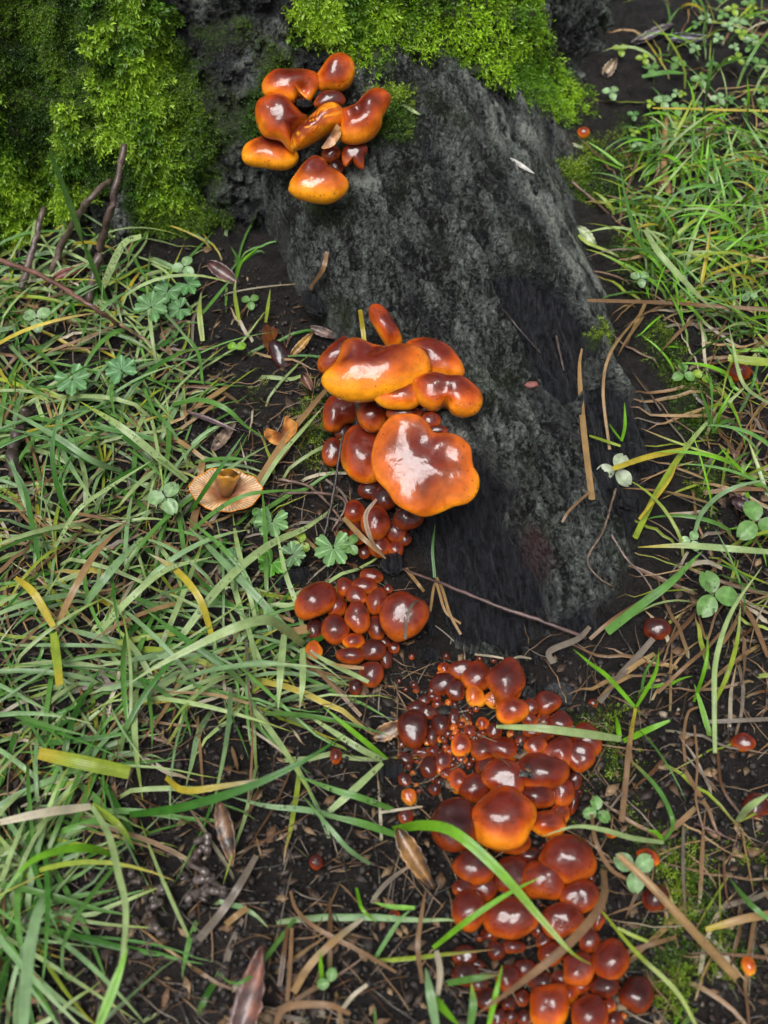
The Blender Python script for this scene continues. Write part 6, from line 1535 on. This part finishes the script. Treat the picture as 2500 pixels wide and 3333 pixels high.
# moss: little shoots with leaves along them
def moss(name, label, V, mask, n, Lr, col_lo, col_hi, leaves, droop, spread, thin=1.0, Nv=None, wl=.42):
    p = mask / mask.sum(); ii = rng.choice(len(V), n, p=p)
    P = V[ii] + rng.normal(0, .0009, (n, 3)); Nn = Nv[ii]
    L = rng.uniform(*Lr, n) * (.6 + .4 * mask[ii] / mask.max())
    cl = fbm(P, .018, 3, 17)
    dirn = unit(Nn * .9 + rng.normal(0, spread, (n, 3)) + np.array([0, -.12, -droop]))
    bend = unit(rng.normal(0, 1, (n, 3)) + np.array([0, -.4, -1.2 * droop]))
    s = np.linspace(.0, 1, leaves + 1)
    ctr = P[:, None] + dirn[:, None] * (L[:, None] * s)[..., None] + bend[:, None] * (L[:, None] * .35 * s ** 2)[..., None]
    side = unit(np.cross(dirn, rng.normal(0, 1, (n, 3)))); oth = np.cross(dirn, side)
    Vv, cc = [], []
    bc = np.array(col_lo) * (1 - sstep(-.35, .35, cl))[:, None] + np.array(col_hi) * sstep(-.35, .35, cl)[:, None]
    bc = bc * rng.uniform(.7, 1.3, (n, 1))
    for k in range(leaves):
        an = k * 2.4 + rng.uniform(0, 1, n); sd = side * np.cos(an)[:, None] + oth * np.sin(an)[:, None]
        a = ctr[:, k]; b = ctr[:, k + 1]; ln = (L * wl * (1 - .45 * k / leaves))[:, None]
        tip = (a + b) / 2 + sd * ln + dirn * ln * .55
        wv = unit(np.cross(sd, dirn)) * ln * .22 * thin
        mid = a * .45 + b * .1 + tip * .45
        Vv += [a - wv * .3, mid - wv, tip, mid + wv]
        kk = .75 + .5 * k / leaves
        cc += [bc * kk * .8, bc * kk, bc * kk * 1.35 + .01, bc * kk]
    Vv = np.stack(Vv, 1); cc = np.stack(cc, 1)
    q = (np.arange(leaves) * 4)[:, None] + np.arange(4)[None]
    Q = (q[None] + (np.arange(n) * leaves * 4)[:, None, None]).reshape(-1, 4)
    o = obj(name, mesh(name, Vv.reshape(-1, 3), Q, col=cc.reshape(-1, 3), mat=M_MOSS, smooth=False))
    return tag(o, label, 'moss', None, 'stuff')

TN = nrm.copy()
tuvn = tuv
base_ok = front * (tuvn[:, 1] > -260) * (tuvn[:, 0] > -350) * (tuvn[:, 0] < 2300)
area = np.ones(len(TP))
mL = tm * base_ok * polymask(tuvn, MOSS_L, 60); mC = tm * base_ok * np.maximum(polymask(tuvn, MOSS_C, 60), polymask(tuvn, MOSS_U, 40))
mR = tm * base_ok * polymask(tuvn, MOSS_R, 40)
nL = fbm(TP, .05, 3, 19)
rootN = unit(np.stack([np.zeros(len(RV)), np.full(len(RV), -.35), np.ones(len(RV))], 1))
mRr = rm[used] * (ruv[used][:, 1] < 800)
VV = np.concatenate([TP, RV]); NV = np.concatenate([TN, rootN])
moss('feather_moss', 'pale feathery moss hanging on the left of the stump', TP, np.clip(mL * sstep(-.05, .3, nL) + polymask(tuvn, [(400, 40), (560, 40), (500, 260), (560, 480), (640, 640), (480, 660), (420, 420), (440, 200)], 50) * base_ok * 1.2 + polymask(tuvn, [(950, -200), (1300, -200), (1280, 90), (1120, 130), (960, 130)], 50) * base_ok, 0, 1.3), 12000, (.005, .0115), (.060, .150, .008), (.29, .47, .028), 10, .30, .48, Nv=TN)
moss('velvet_moss', 'short dark green moss matting the left of the stump', TP, mL * (1.1 - sstep(-.05, .3, nL)) + mC * 1.2 + tm * base_ok * polymask(tuvn, [(540, -300), (1000, -300), (1350, 600), (1000, 800), (640, 800)], 60) * .35, 40000, (.002, .005), (.028, .085, .005), (.115, .22, .010), 5, .12, .55, Nv=TN)
moss('bright_moss', 'vivid yellow-green moss cushion over the right shoulder of the stump', VV, np.concatenate([mR, mRr * polymask(ruv[used], MOSS_R, 40) * .8]), 24000, (.003, .0085), (.11, .25, .008), (.32, .55, .016), 6, .10, .50, Nv=NV, thin=.8)
mS = np.concatenate([tm * base_ok * np.maximum(polymask(tuvn, MOSS_S, 50), polymask(tuvn, MOSS_T, 50)), mRr * np.maximum(polymask(ruv[used], MOSS_S, 50), polymask(ruv[used], MOSS_T, 50)) + sm[used] * .5]) + 1e-9
moss('sparse_moss', 'thin moss patches scattered on the grey bark', VV, mS, 4500, (.003, .007), (.05, .11, .008), (.20, .30, .02), 6, .25, .6, Nv=NV)
gsub = (np.abs(GV[:, 0]) < .6) & (GV[:, 1] < 1.2) & (GV[:, 1] > .02)
GN = np.tile(np.array([0, 0, 1.0]), (len(GV), 1))
moss('soil_moss', 'scattered moss shoots on the wet soil', GV, gm * gsub + 1e-12, 8000, (.002, .006), (.05, .11, .008), (.20, .30, .02), 6, .0, .7, Nv=GN)

# dew
def dew():
    Vs, Qs = [], []; off = 0; n_, m_2 = 5, 8
    ph = np.linspace(.05, math.pi - .05, n_); an = np.linspace(0, 2 * math.pi, m_2, endpoint=False)
    D = np.stack([np.outer(np.sin(ph), np.cos(an)), np.outer(np.sin(ph), np.sin(an)), np.outer(np.cos(ph), np.ones(m_2))], -1).reshape(-1, 3)
    q = gridq(n_, m_2, True)
    for P, w, k in DROPS:
        pts = P if k < 0 else np.array([P[rng.integers(3, len(P) - 3)] + np.array([rng.uniform(-.3, .3) * w, rng.uniform(-.3, .3) * w, w * .06]) for _ in range(k)])
        for p in pts:
            r = rng.uniform(.0003, .0008)
            Vs.append(p + D * r + np.array([0, -r * .3, r * .5])); Qs.append(q + off); off += len(D)
    o = obj('dew_drops', mesh('dew_drops', np.concatenate(Vs), np.concatenate(Qs), mat=M_DROP))
    tag(o, 'small dew drops beaded on blades and clovers', 'dew', None, 'stuff')
dew()
